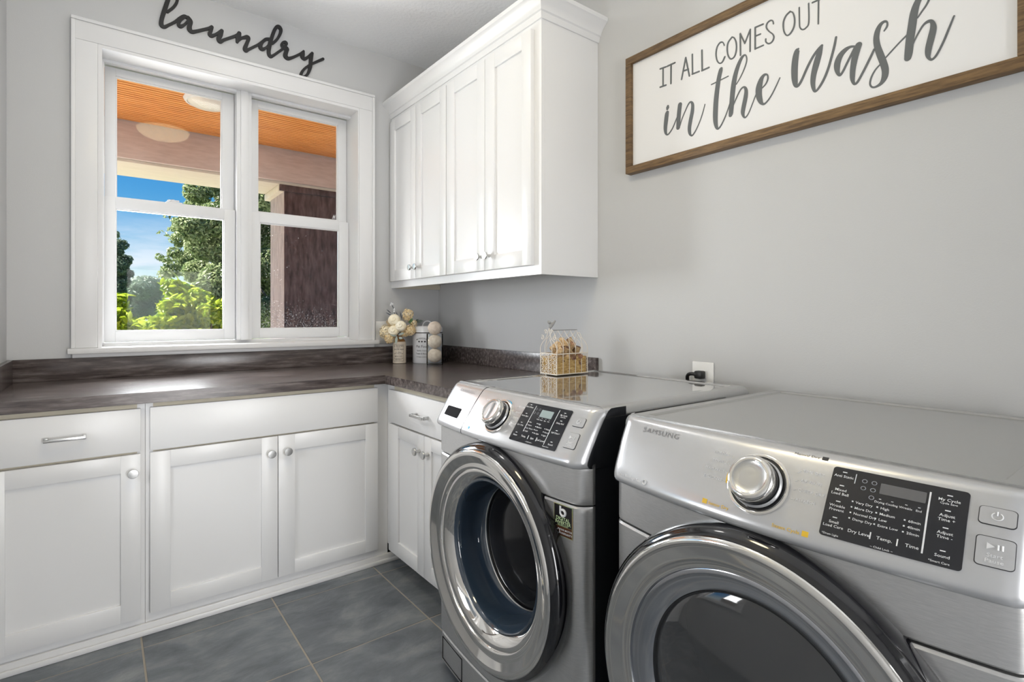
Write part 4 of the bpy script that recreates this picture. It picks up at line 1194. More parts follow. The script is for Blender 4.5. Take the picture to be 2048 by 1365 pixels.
    if is_washer:
        P.patch(bd_, -0.112, -0.104, 0.163, 0.172, 0.0008, back=0)
        P.text(bd_, 'PowerFoam', -0.101, 0.171, 0.0085, 'LEFT', 0.0009, 0.004)
        bd_.build('feature_print', M['ink_blue'], t)
    else:
        P.patch(bd_, -0.089, -0.080, 0.163, 0.172, 0.0008, back=0)
        P.text(bd_, 'Sensor Dry', -0.077, 0.171, 0.0085, 'LEFT', 0.0009, 0.004)
        bd_.build('feature_print', M['ink_yellow'], t)
        bd_ = MB()
        P.patch(bd_, 0.084, 0.093, 0.167, 0.176, 0.0008, back=0)
        P.text(bd_, 'Steam Cycle', 0.081, 0.175, 0.0085, 'RIGHT', 0.0009, 0.004)
        bd_.build('feature_print', M['ink_yellow'], t)
        gs = MB()
        P.patch(gs, 0.086, 0.095, 0.026, 0.034, 0.0008, back=0)
        P.text(gs, 'Manual Dry', 0.083, 0.034, 0.0085, 'RIGHT', 0.0009)
        gs.build('manual_print', M['rubber'], t)
        lk_ = MB()
        P.text(lk_, 'Vent Blockage Test', -0.238, 0.177, 0.0085, 'RIGHT', 0.0009)
        lk_.tube([P.pt(-0.228 + 0.005 * cos(a * pi / 5), 0.173 + 0.005 * sin(a * pi / 5), 0.001) for a in range(10)], 0.0012, 4, closed=True)
        lk_.build('vent_print', M['ink_white'], t)
    # seams and washer-only parts
    if is_washer:
        sm = MB()
        sm.tube([P.pt(-0.145, 0.008 + 0.19 * k / 20, 0.0) for k in range(21)], 0.0011, 6)
        sm.build('drawer_seam', M['slot'], t)
        dr = MB()
        P.patch(dr, -0.290, -0.195, 0.116, 0.153, 0.0006, r=0.006)  # flat dark patch paints the shade inside the recessed grip
        dr.build('drawer_grip_shade', M['slot'], t, 50)
        stx = MB()
        x0, x1, z0, z1 = 0.2555, 0.3145, 0.632, 0.708
        yy = lambda x: front(x) - 0.0012
        def quad(mb, a0, a1, b0, b1, off):
            K2 = 6
            vs = [(a0 + (a1 - a0) * i / K2, yy(a0 + (a1 - a0) * i / K2) - off, z) for z in (b0, b1) for i in range(K2 + 1)]
            mb.add(vs, [(i, i + 1, K2 + 2 + i, K2 + 1 + i) for i in range(K2)])
        def wtext(mb, s_, x, z, size, al='CENTER', bold=0.01):
            vs, fs = text_geo(s_, size, al, bold)
            mb.add([(x + a, yy(x + a) - 0.0008, z + b) for a, b in vs], fs)
        quad(stx, x0, x1, z0, z1, 0.0)
        sk = stx.build('sticker', M['holo'], t)
        q2 = MB(); quad(q2, x0 + 0.0015, x1 - 0.0015, z0 + 0.0245, z1 - 0.0015, 0.0003); q2.build('sticker_field', M['sticker'], sk)
        q2 = MB(); quad(q2, x0 + 0.0015, x1 - 0.0015, z0 + 0.0015, z0 + 0.024, 0.0003); q2.build('sticker_band', M['stickbrown'], sk)
        q3 = MB()
        cx = (x0 + x1) / 2
        q3.tube([(cx - 0.008, yy(cx) - 0.0008, 0.7045), (cx - 0.008, yy(cx) - 0.0008, 0.686)], 0.0030, 6)
        q3.tube([(cx + 0.0005 + 0.0085 * cos(radians(a)), yy(cx) - 0.0008, 0.6895 + 0.0075 * sin(radians(a))) for a in range(-170, 131, 20)], 0.0030, 6)
        q3.build('sticker_emblem', M['ink_white'], sk)
        q4 = MB()
        wtext(q4, 'DIGITAL', cx, 0.6705, 0.0118, bold=0.006)
        wtext(q4, 'INVERTER', cx, 0.6615, 0.0112, bold=0.006)
        wtext(q4, 'TECHNOLOGY', cx, 0.6572, 0.0050, bold=0.004)
        q4.build('sticker_words', M['foilprint'], sk, recalc=False)
        q5 = MB()
        wtext(q5, '10', x0 + 0.0115, 0.638, 0.0190, bold=0.006)
        wtext(q5, 'YEAR MOTOR', x0 + 0.039, 0.6465, 0.0062, bold=0.004)
        wtext(q5, 'WARRANTY', x0 + 0.039, 0.638, 0.0072, bold=0.004)
        q5.build('sticker_warranty', M['ink_white'], sk, recalc=False)
        # lid hinge strip: dark slot along the left of the top
        MB().box(-HW + 0.034, -HW + 0.040, 0.16, depth - 0.18, zt - 0.001, zt + 0.0006).build('top_slot', M['rubber'], t)
    return t
appliance('washing_machine', 'grey front-loading washing machine with a small basket of corks on top', 'washing machine',
          0.8778, 1.2214, -1.5882, 0.0215, 0.0119, -0.0381, 0.747, True)
appliance('tumble_dryer', 'grey front-loading tumble dryer with a dark digital display, nearest the camera', 'dryer',
          0.8913, 0.4612, -1.577, 0.0376, 0.0107, -0.0728, 0.73, False)

# ------------------------------------------------------------------ wall lettering and sign
lm = MB()
for k_, s_ in enumerate(LAUNDRY):
    stroke_mesh(lm, s_, lambda u, v, d: (u, YB - d, v), 0.0, 0.0095 + 0.0007 * (k_ % 3))
tag(lm.build('word_cutout', M['charcoal'], None, 30, weld=False), 'charcoal wooden cursive word laundry mounted above the window', 'wall word')

sg = thing('wall_sign', 'framed white sign with grey lettering hung above the dryer on the right wall', 'sign', (XR, 0, 0))
sy0, sy1, sz0, sz1 = 0.235, 1.430, 1.737, 2.205
B('board', M['signboard'], sg, -0.020, -0.002, sy0 + 0.006, sy1 - 0.006, sz0 + 0.006, sz1 - 0.006)
fw_, fd_ = 0.028, 0.034
B('frame_rail', M['signwood_h'], sg, -fd_, -0.001, sy0, sy1, sz0, sz0 + fw_, 0.0015)
B('frame_rail', M['signwood_h'], sg, -fd_, -0.001, sy0, sy1, sz1 - fw_, sz1, 0.0015)
B('frame_stile', M['signwood'], sg, -fd_, -0.001, sy1 - fw_, sy1, sz0 + fw_ + 0.0003, sz1 - fw_ - 0.0003, 0.0015)
B('frame_stile', M['signwood'], sg, -fd_, -0.001, sy0, sy0 + fw_, sz0 + fw_ + 0.0003, sz1 - fw_ - 0.0003, 0.0015)
lt = MB()
for k_, s_ in enumerate(CAPS + SCRIPT):
    stroke_mesh(lt, s_, lambda u, v, d: (-0.0201 - d, u, v), -0.0008, 0.0006 + 0.0002 * (k_ % 4))
lt.build('lettering', M['signgrey'], sg, None, recalc=False)

# ------------------------------------------------------------------ outlets
o1 = thing('wall_outlet', 'white double wall outlet between window trim and flowers', 'outlet', (0, YB, 0))
B('cover_plate', M['plate'], o1, 1.290, 1.405, -0.006, -0.0002, 1.000, 1.131, 0.002)
for cx in (1.323, 1.372):
    for cz in (1.045, 1.086):
        B('socket', M['plate'], o1, cx - 0.015, cx + 0.015, -0.0075, -0.0055, cz - 0.0135, cz + 0.0135, 0.0008)
        s_ = MB().box(cx - 0.008, cx - 0.005, -0.0078, -0.0070, cz - 0.003, cz + 0.006).box(cx + 0.005, cx + 0.008, -0.0078, -0.0070, cz - 0.003, cz + 0.006)
        s_.lathe([(0.0024, -0.0078), (0.0024, -0.007)], 8, 'Y', (cx, 0, cz - 0.008))
        s_.build('slot', M['slot'], o1)
o2 = thing('wall_outlet', 'white single wall outlet behind the washing machine with a black plug in it', 'outlet', (XR, 0, 0))
B('cover_plate', M['plate'], o2, -0.006, -0.0002, 1.055, 1.140, 0.868, 0.996, 0.002)
for cz in (0.905, 0.952):
    B('socket', M['plate'], o2, -0.0085, -0.0055, 1.083, 1.113, cz - 0.014, cz + 0.014, 0.0008)
pc = thing('power_cord', 'black power plug and cord in the outlet behind the washing machine', 'power cord', (XR, 0, 0))
B('plug', M['cable'], pc, -0.038, -0.0088, 1.083, 1.113, 0.938, 0.966, 0.005)
MB().tube(catmull([(-0.030, 1.100, 0.952), (-0.036, 1.125, 0.954), (-0.032, 1.142, 0.945), (-0.026, 1.146, 0.92), (-0.024, 1.147, 0.86), (-0.022, 1.15, 0.70)], 6), 0.0065, 10).build('cord', M['cable'], pc, 60)
# ------------------------------------------------------------------ things on the counter
CTZ = 0.886
RT = Vector((cos(radians(37.65)), -sin(radians(37.65)), 0))     # direction across the room corner
FWD = Vector((sin(radians(37.65)), cos(radians(37.65)), 0))

def cyl_text(mb, body, cx, cy, r, z, size, ang0, align='CENTER', bold=0.004, arc=0.0):
    """lettering wrapped on a cylinder; ang0 = direction it faces"""
    vs, fs = text_geo(body, size, align, bold)
    out = []
    for x, y in vs:
        a = ang0 + x / r
        out.append((cx + (r + 0.0006) * cos(a), cy + (r + 0.0006) * sin(a), z + y - arc * x * x))
    mb.add(out, fs)
FACE = math.atan2(-0.7917, -0.6108)                              # towards the room

# stoneware bottle
bx_, by_ = 1.385, 2.875
bt = thing('stoneware_bottle', 'cream stoneware bottle with black print holding the cream flowers', 'bottle', (bx_, by_, CTZ))
MB().lathe([(0.034, 0), (0.038, 0.003), (0.038, 0.118), (0.035, 0.127)], 40, close=False).lathe([(0.0, 0.0), (0.034, 0.0)], 40, close=False).build('bottle_body', M['stoneware'], bt, 50)
MB().lathe([(0.035, 0.127), (0.030, 0.138), (0.021, 0.146), (0.018, 0.150), (0.018, 0.158), (0.021, 0.160), (0.021, 0.168), (0.016, 0.170), (0.015, 0.15), (0.02, 0.13)], 40, close=False).build('bottle_shoulder', M['stonebrown'], bt, 50)
q = MB()
for s_, z, sz in (("A. WHITE'S", 0.098, 0.0115), ('FAMOUS', 0.090, 0.006), ('GINGER BEER', 0.079, 0.0105), ('40 YEARS', 0.064, 0.0085), ('REPUTATION', 0.055, 0.009), ('IMPROVED', 0.040, 0.0100), ('STONE BOTTLE', 0.028, 0.0078), ('BREWERY', 0.020, 0.0085)):
    cyl_text(q, s_, 0, 0, 0.038, z, sz, FACE + 0.05, bold=0.008)
for zz in (0.110, 0.014):
    q.tube([(0.0384 * cos(FACE + 0.05 + t / 10), 0.0384 * sin(FACE + 0.05 + t / 10), zz) for t in range(-8, 9)], 0.0007, 4)
for t in (-8, 8):
    q.tube([(0.0384 * cos(FACE + 0.05 + t / 10), 0.0384 * sin(FACE + 0.05 + t / 10), zz) for zz in (0.014, 0.110)], 0.0007, 4)
q.build('bottle_print', M['ink_black'], bt, recalc=False)

# flowers in the bottle
rnd = random.Random(5)
PXM = 3.12 / 1065.5                                              # metres per photo pixel at that distance
def fpos(px, py, toward=0.0):
    p = Vector((bx_, by_, 0)) + RT * ((px - 798) * PXM) - FWD * toward
    p.z = CAMZ - (py - 633) * PXM
    return p
NECK = Vector((bx_, by_, CTZ + 0.150))
def stem_to(parent, p):
    mid = (NECK + p) / 2 + Vector((0, 0, 0.01))
    MB().tube(catmull([tuple(NECK), tuple(mid), tuple(p)], 4), 0.0012, 5).build('stem', M['stem'], parent)
def petal(mb, c, ax, side, up, L, W, cup):
    def f(u, v):
        w = W * sin(pi * (0.12 + 0.80 * v)) * (u - 0.5) * 2
        return c + side * w + ax * (L * v) + up * (cup * (v * v) - cup * 0.5 * (2 * u - 1) ** 2)
    mb.grid(lambda u, v: tuple(f(u, v)), 4, 4)
def rose(px, py, rpx, toward, label):
    p = fpos(px, py, toward)
    r = rpx * PXM
    t = thing('rose', label, 'flower')
    face = (-FWD + Vector((0, 0, 0.35))).normalized()
    e1 = face.orthogonal().normalized()
    e2 = face.cross(e1)
    m = MB()
    nu, nv = 41, 25
    def f(u, v):
        th, ph = 2 * pi * u, 0.02 + 2.4 * v                       # petals wound in a spiral about the facing axis
        x = (ph * 1.5 + th / (2 * pi) * 1.0) % 1.0
        x2 = (ph * 0.9 - th / (2 * pi) * 3.0 + 0.3) % 1.0
        rad = r * (0.80 + 0.16 * x + 0.07 * x2 * min(1, ph))
        return p + (e1 * cos(th) + e2 * sin(th)) * (rad * sin(ph)) + face * (rad * 0.9 * cos(ph))
    m.grid(lambda u, v: tuple(f(u, v)), nu, nv)
    m.build('petals', M['rosepetal'], t, 30, recalc=False)
    stem_to(t, p - face * r * 0.4)
def hydrangea(px, py, rpx, toward, mat, label, n=46, sq=1.0):
    p = fpos(px, py, toward)
    r = rpx * PXM
    t = thing('hydrangea', label, 'flower')
    m = MB()
    for k in range(n):
        z = 1 - 2 * (k + 0.5) / n
        a = k * 2.39996
        d = Vector((math.sqrt(1 - z * z) * cos(a), math.sqrt(1 - z * z) * sin(a), z))
        c = p + Vector((d.x, d.y, d.z * sq)) * r * rnd.uniform(0.72, 1.0)
        e1 = d.orthogonal().normalized()
        e2 = d.cross(e1)
        a0 = rnd.uniform(0, pi)
        s_ = r * rnd.uniform(0.30, 0.42)
        for j in range(4):
            b = a0 + j * pi / 2
            u1 = e1 * cos(b) + e2 * sin(b)
            u2 = e1 * -sin(b) + e2 * cos(b)
            m.add([tuple(c), tuple(c + u1 * s_ * 0.6 + u2 * s_ * 0.42 + d * s_ * 0.2), tuple(c + u1 * s_ + d * s_ * 0.1), tuple(c + u1 * s_ * 0.6 - u2 * s_ * 0.42 + d * s_ * 0.2)], [(0, 1, 2, 3)])
    fo = m.build('florets', mat, t, recalc=False)
    fo['kind'] = 'stuff'
    stem_to(t, p)
rose(790, 640, 12, 0.035, 'cream rose at the top left of the bouquet')
rose(804.5, 652, 11, 0.055, 'cream rose facing out at the centre of the bouquet')
rose(790, 661, 11, 0.045, 'cream rose low in the bouquet above the bottle neck')
hydrangea(773, 664, 14, 0.02, M['petal'], 'pale cream hydrangea head at the left edge of the bouquet')
hydrangea(781, 677, 10.5, 0.035, M['petal2'], 'small yellow hydrangea head hanging lowest on the left')
hydrangea(815, 631, 11, 0.0, M['petal2'], 'butter yellow hydrangea head standing highest on the right', sq=1.3)
hydrangea(822, 661, 11, 0.03, M['petal2'], 'yellow hydrangea head at the lower right of the bouquet')
hydrangea(827, 647, 7.5, 0.01, M['petal2'], 'tiny yellow hydrangea head beside the canister lid', 28)
hydrangea(810, 666, 9, 0.015, M['petal2'], 'yellow hydrangea head tucked under the centre rose', 34)
hydrangea(781, 645, 9, 0.0, M['petal2'], 'yellow hydrangea head behind the top rose', 28)
def leaf(mb, c, d, up, L, W):
    s_ = d.cross(up).normalized()
    mb.grid(lambda u, v: tuple(c + d * (L * v) + s_ * (W * sin(pi * min(1, v * 0.98 + 0.01)) * (u - 0.5) * 2) + up * (0.15 * L * (v - v * v * 1.6))), 3, 7)
def sprig(name, label, mat, ends, L, W, cat='foliage'):
    t = thing(name, label, cat)
    for (px, py, tw, ang, ln) in ends:
        p = fpos(px, py, tw)
        d = (RT * cos(radians(ang)) + Vector((0, 0, sin(radians(ang)))) - FWD * 0.3).normalized()
        m = MB()
        leaf(m, p, d, (-FWD + Vector((0, 0, 0.4))).normalized(), ln * PXM, W * PXM)
        m.build('leaf', mat, t, 60, recalc=False)
    return t
sprig('sage_sprig', 'pale sage leaves hanging over the bottle neck', M['sage'],
      [(797, 672, 0.055, -95, 16), (799, 670, 0.05, 20, 14), (797, 672, 0.05, 165, 15), (800, 675, 0.05, -10, 9)], 10, 2.6)
tg = sprig('green_sprig', 'dark green leaf tucked among the flowers on the right', M['greenleaf'], [(820, 647, 0.02, 60, 13), (817, 645, 0.02, 15, 10), (823, 650, 0.02, 95, 9)], 10, 3.2)
tg = sprig('dark_sprig', 'dark grey leaf against the canister lid', M['darkleaf'], [(833, 645, 0.0, 15, 14), (830, 646, -0.01, 50, 10)], 10, 3.4)
tw = thing('dried_sprig', 'dried blue-grey twig with white buds rising above the flowers', 'foliage')
pts = [NECK, fpos(794, 645), fpos(789, 630), fpos(786, 617), fpos(782, 609)]
MB().tube(catmull([tuple(p) for p in pts], 5), 0.0022, 6).build('twig', M['twig'], tw)
for px, py in ((782, 608), (785, 610), (788, 620), (788, 624), (781, 611)):
    MB().lathe([(0, -0.006), (0.005, -0.002), (0.006, 0.003), (0.003, 0.008), (0, 0.009)], 8).build('bud', M['ink_white'], tw, 60, tuple(fpos(px, py, 0.004)))
sprig('feather_sprig', 'thin grey-green blades leaning left above the roses', M['twig'], [(783, 632, 0.0, 150, 15), (782, 628, 0.0, 135, 14), (795, 638, 0.0, 100, 16), (806, 640, 0.0, 85, 16), (803, 640, 0.0, 100, 18)], 10, 1.0)

# enamel canister
cx_, cy_ = 1.540, 2.820
cn = thing('canister', 'white enamel pet food canister with a black rimmed lid in the corner', 'canister', (cx_, cy_, CTZ))
MB().lathe([(0.084, 0), (0.087, 0.003), (0.087, 0.178)], 56, close=False).lathe([(0, 0), (0.084, 0)], 56, close=False).build('canister_body', M['enamel'], cn, 50)
MB().lathe([(0.087, 0.176), (0.0905, 0.177), (0.0905, 0.1815), (0.087, 0.1825)], 56, close=False).build('rim', M['ink_black'], cn, 50)
lid = MB().lathe([(0.0895, 0.1815), (0.0895, 0.206), (0.086, 0.213), (0.078, 0.217), (0.0, 0.219)], 56, close=False).build('lid', M['enamel'], cn, 50)
hp = [RT * (0.028 * cos(a)) + Vector((0, 0, 0.216 + 0.030 * sin(a))) for a in [pi * k / 14 for k in range(15)]]
MB().tube([tuple(p) for p in hp], 0.0045, 8).build('lid_handle', M['enamel'], lid, 60)
q = MB()
for s_, z, sz, ar in (('MORRISVILLE', 0.142, 0.013, 6.0), ('Pet Food', 0.093, 0.021, 0), ('Quality Canned', 0.072, 0.011, 0), ('Treats & Biscuits', 0.054, 0.012, 0), ('for happy companions', 0.037, 0.008, 0)):
    cyl_text(q, s_, 0, 0, 0.087, z, sz, FACE - 0.22, arc=ar)
for k in (-0.018, 0, 0.018):
    a = FACE - 0.22 + k / 0.087
    c = Vector((0.0872 * cos(a), 0.0872 * sin(a), 0.128))
    e = Vector((-sin(a), cos(a), 0))
    q.add([tuple(c + e * 0.006 * cos(t * pi / 4) + Vector((0, 0, 0.005 * sin(t * pi / 4))) + Vector((cos(a), sin(a), 0)) * 0.0006) for t in range(8)], [tuple(range(8))])
q.build('canister_print', M['ink_black'], cn, recalc=False)

# glass vase with three wool dryer balls
vx, vy = 1.500, 2.662
vs_ = thing('glass_vase', 'tall clear glass vase holding three cream wool balls', 'vase', (vx, vy, CTZ))
R_, r_ = 0.046, 0.0435
MB().lathe([(0.0, 0.0), (R_ - 0.002, 0.0), (R_, 0.003), (R_, 0.175), (R_ - 0.001, 0.1762), (r_, 0.175), (r_, 0.012), (r_ - 0.003, 0.010), (0.0, 0.010)], 48, close=False).build('vase_wall', M['vase'], vs_, 40)
for i, (zz, rr, lb) in enumerate(((0.0525, 0.0410, 'lowest cream wool ball in the glass vase'), (0.132, 0.0400, 'middle cream wool ball in the glass vase'), (0.208, 0.0390, 'topmost cream wool ball, half out of the glass vase'))):
    bm = bmesh.new()
    bmesh.ops.create_uvsphere(bm, u_segments=28, v_segments=18, radius=rr)
    for v in bm.verts:
        n_ = v.co.normalized()
        v.co *= 1 + 0.012 * sin(n_.x * 9 + i) * cos(n_.z * 8) + 0.01 * sin(n_.y * 13 + 2 * i)
        v.co.z *= 0.985
    m = MB().bm(bm)
    bm.free()
    tag(m.build('wool_ball', M['wool'], None, 170, (vx + (0.0005 if i < 2 else -0.001), vy, CTZ + zz)), lb, 'wool ball', 'wool balls in the vase')

# ------------------------------------------------------------------ wire basket of corks on the washer
BZ = 0.9420
bk = thing('wire_basket', 'cream wire birdcage basket with a bird on top standing on the washing machine', 'basket', (1.412, 1.502, BZ))
HX, HY, HM, HT = 0.080, 0.046, 0.078, 0.166
def rect_loop(z, gx=0.0, gy=0.0):
    return [(-HX - gx, -HY - gy, z), (HX + gx, -HY - gy, z), (HX + gx, HY + gy, z), (-HX - gx, HY + gy, z)]
q = MB()
for z, r in ((0.0022, 0.0022), (HM, 0.0020)):
    lp = rect_loop(z)
    for a, b in zip(lp, lp[1:] + lp[:1]):
        q.tube([a, b], r, 6)
q.build('frame_ring', M['wire'], bk, 60)
MB().tube([(-HX + 0.022, 0, HT), (HX - 0.012, 0, HT)], 0.0022, 6).build('ridge_bar', M['greywire'], bk, 60)
NX = 5
for sy in (-1, 1):
    for i in range(NX + 1):
        x = -HX + 2 * HX * i / NX
        # upright, then ogee arches to both neighbouring bays
        MB().tube([(x, sy * HY, 0.0), (x, sy * HY, HM)], 0.0013, 6).build('wire', M['wire'], bk, 60)
        for dx in (-1, 1):
            xe = x + dx * HX / NX
            if abs(xe) > HX: continue
            xr = max(-HX + 0.022, min(HX - 0.012, x + dx * HX * 1.0 / NX))
            pts = [(x, sy * HY, HM), (x + dx * 0.001, sy * HY * 1.02, HM + 0.022), (x + dx * 0.006, sy * HY * 0.86, HM + 0.044), (xe * 0.97, sy * HY * 0.46, HM + 0.062), (xr, sy * HY * 0.16, HM + 0.077), (xr, 0, HT)]
            MB().tube(catmull(pts, 5), 0.0010, 5).build('wire', M['wire'], bk, 60)
# ornate end plate facing the room
for ex in (-1, 1):
    q = MB()
    X = ex * HX
    def sp(cy, cz, r, turns, a0, hand):
        return [(X, cy + hand * r * (1 - 0.8 * k / 22) * cos(a0 + turns * 2 * pi * k / 22), cz + r * (1 - 0.8 * k / 22) * sin(a0 + turns * 2 * pi * k / 22)) for k in range(23)]
    for r_i in range(4):
        for c_i in range(4):
            cy = -HY + HY * 2 * (c_i + 0.5) / 4
            cz = 0.010 + 0.0175 * r_i + 0.003
            q.tube(sp(cy, cz, 0.0105, 1.3, r_i * 1.3 + c_i, 1 if (r_i + c_i) % 2 else -1), 0.0013, 5)
    for cy in (-HY, 0, HY):
        q.tube([(X, cy, 0), (X, cy, HM)], 0.0018, 6)
    for s2 in (-1, 1):
        q.tube(catmull([(X, s2 * HY, HM), (X, s2 * HY * 1.0, HM + 0.022), (X, s2 * HY * 0.74, HM + 0.042), (X, s2 * HY * 0.36, HM + 0.056), (X * 0.98, s2 * HY * 0.16, HM + 0.074), (X * 0.95, 0, HT - 0.004 + (0.012 if ex < 0 else -0.008))], 6), 0.0015, 6)
        q.tube(catmull([(X, s2 * HY * 0.4, HM), (X, s2 * HY * 0.42, HM + 0.03), (X, s2 * HY * 0.1, HM + 0.06)], 6), 0.0012, 6)
        if ex < 0:
            q.tube(sp(s2 * HY * 0.75, HM + 0.060, 0.010, 1.2, 1.0, s2), 0.0015, 5)
            q.tube(sp(s2 * HY * 0.32, HM + 0.082, 0.009, 1.2, 0.3, s2), 0.0015, 5)
    q.build('scroll_panel', M['wire'], bk, 60)
bd = MB()                                                        # little bird at the front of the ridge
def ell(c, rx, ry, rz, tilt):
    bm = bmesh.new()
    bmesh.ops.create_uvsphere(bm, u_segments=14, v_segments=10, radius=1)
    mt = Matrix.Translation(c) @ Matrix.Rotation(tilt, 4, 'Y') @ Matrix.Diagonal((rx, ry, rz, 1))
    for v in bm.verts: v.co = mt @ v.co
    bd.bm(bm); bm.free()
ell(Vector((-HX + 0.012, 0, HT + 0.018)), 0.008, 0.008, 0.013, radians(35))
ell(Vector((-HX + 0.003, 0, HT + 0.030)), 0.0068, 0.006, 0.0062, 0)
bd.lathe([(0.0025, 0), (0.0, 0.007)], 8, 'Z', (-HX - 0.003, 0, HT + 0.031))
bd.tube([(-HX + 0.018, 0, HT + 0.02), (-HX + 0.034, 0, HT + 0.036)], [0.006, 0.0035], 8)
bd.tube([(-HX + 0.008, 0, HT + 0.008), (-HX + 0.006, 0, HT - 0.004)], 0.0016, 5)
bd.build('bird', M['greywire'], bk, 70)
for k in range(11):                                              # woven wicker lining
    z = 0.005 + 0.0058 * k
    lp = [(-HX + 0.005, -HY + 0.005, z), (HX - 0.005, -HY + 0.005, z), (HX - 0.005, HY - 0.005, z), (-HX + 0.005, HY - 0.005, z)]
    pts = []
    for a, b in zip(lp, lp[1:] + lp[:1]):
        for t in range(6):
            pts.append(tuple(Vector(a).lerp(Vector(b), t / 6)))
    MB().tube(pts, 0.0031, 5, closed=True).build('wicker_strand', M['wicker'], bk, 60)
B('wicker_floor', M['wicker'], bk, -HX + 0.004, HX - 0.004, -HY + 0.004, HY - 0.004, 0.0015, 0.004)
# corks
ck = MB()
ck.lathe([(0.0108, -0.020), (0.0112, -0.018), (0.0112, 0.018), (0.0108, 0.020)], 16, close=False, mi=0)
ck.lathe([(0.0, -0.020), (0.0108, -0.020)], 16, close=False, mi=1)
ck.lathe([(0.0108, 0.020), (0.0, 0.020)], 16, close=False, mi=1)
c0 = ck.build('cork', [M['cork'], M['corkend']], None, 40)
CORK_ME = c0.data
bpy.data.objects.remove(c0)
rnd = random.Random(11)
spots = []
for lay, (nx, rows, zz) in enumerate(((4, (-0.021, 0.021), 0.018), (4, (-0.021, 0.021), 0.040), (4, (-0.026, 0.0, 0.026), 0.062), (4, (-0.022, 0.012), 0.083), (3, (-0.012, 0.010), 0.102), (2, (0.0,), 0.118))):
    half = 0.060 - 0.006 * max(0, lay - 2)
    for i in range(nx):
        for yy in rows:
            spots.append((-half + 2 * half * (i + 0.5) / nx + rnd.uniform(-0.005, 0.005) + (0.012 if lay == 5 else 0), yy + rnd.uniform(-0.003, 0.003), zz + rnd.uniform(-0.003, 0.003), lay))
for k, (x, y, z, lay) in enumerate(spots):
    o = bpy.data.objects.new('cork', CORK_ME)
    COL.objects.link(o)
    o.location = (1.412 + x, 1.502 + y, BZ + z)
    tilt = rnd.uniform(50, 95) if lay < 3 else rnd.uniform(25, 70)
    o.rotation_euler = (radians(tilt if rnd.random() < 0.6 else -tilt) * (1 if lay < 3 else 0.6), radians(rnd.uniform(-35, 35)), rnd.uniform(-0.7, 0.7))
    lb = 'used wine cork in the wire basket on the washing machine, below the two topmost corks'
    if lay == 5:
        lb = 'topmost wine cork of the basket, ' + ('nearer the bird' if x < 0.012 else 'farther from the bird')
    tag(o, lb, 'cork', 'wine corks in the wire basket')

# ------------------------------------------------------------------ porch and garden
pcx0, pcx1, pcy0, pcy1, pcz = -3.5, 5.5, 3.2, 5.5, 2.80
m = MB()                                                          # beaded boards running along the porch
n = 52
vs = []
for i in range(n):
    y = pcy0 + (pcy1 - pcy0) * i / n
    w = (pcy1 - pcy0) / n
    vs += [(y, 0.0), (y + w * 0.66, 0.0), (y + w * 0.70, 0.016), (y + w * 0.97, 0.016)]
k = len(vs)
V = [(pcx0, y, pcz + z) for y, z in vs] + [(pcx1, y, pcz + z) for y, z in vs]
m.add(V, [(i, i + 1, k + i + 1, k + i) for i in range(k - 1)])
struct(m.build('ceiling_porch', M['beadboard'], None, recalc=False))
struct(MB().box(pcx0 - 0.4, pcx1 + 0.4, 3.2, 6.6, pcz + 0.02, pcz + 0.25).build('roof_porch', M['siding']))
tag(MB().box(pcx0, pcx1, pcy1, 6.08, 2.487, pcz + 0.03, 0.004).build('porch_beam', M['beam'], None, 35), 'beige painted porch beam across the top of the window view', 'beam')
tag(MB().box(pcx0, pcx1, 5.535, 6.10, 2.462, 2.4865, 0.002).build('porch_soffit', M['soffit'], None, 35), 'cream soffit board under the beige porch beam', 'soffit')
pp = thing('porch_post', 'thick dark brown wooden porch post seen through the right window', 'post', (1.433, 5.55, 0))
B('post_face', M['postwood'], pp, 0.004, 0.53, -0.002, 0.03, -0.5, 2.40)
B('post_side', M['postgrey'], pp, 0.0, 0.03, 0.0005, 0.53, -0.5, 2.40)
B('post_core', M['postwood'], pp, 0.03, 0.53, 0.03, 0.53, -0.5, 2.40)
B('capital', M['soffit'], pp, -0.05, 0.58, 0.0, 0.58, 2.395, 2.461, 0.006)
B('capital_face', M['postwood'], pp, -0.045, 0.58, -0.02, -0.0005, 2.40, 2.461, 0.003)
pl = thing('porch_lamp', 'white round porch ceiling lamp behind the upper left window pane', 'ceiling light', (0.645, 4.60, pcz))
MB().lathe([(0.16, 0.0), (0.165, -0.012), (0.155, -0.028), (0.14, -0.030)], 40, close=False).build('lamp_ring', M['vinyl'], pl, 50)
MB().lathe([(0.14, -0.026), (0.12, -0.045), (0.08, -0.058), (0.0, -0.064)], 40, close=False).build('lamp_glass', M['lampglass'], pl, 60)
struct(MB().box(pcx0, pcx1, 3.2, 6.3, -0.5, -0.3).build('floor_porch', M['deck']))
struct(MB().box(-9, 9, 6.3, 10.5, -0.9, -0.5).build('floor_bounce_slab', M['concrete']))  # unseen pale slab added to bounce sunlight up under the porch
struct(MB().box(-200, 220, 6.3, 300, -1.6, -0.9).build('ground', M['grass']))

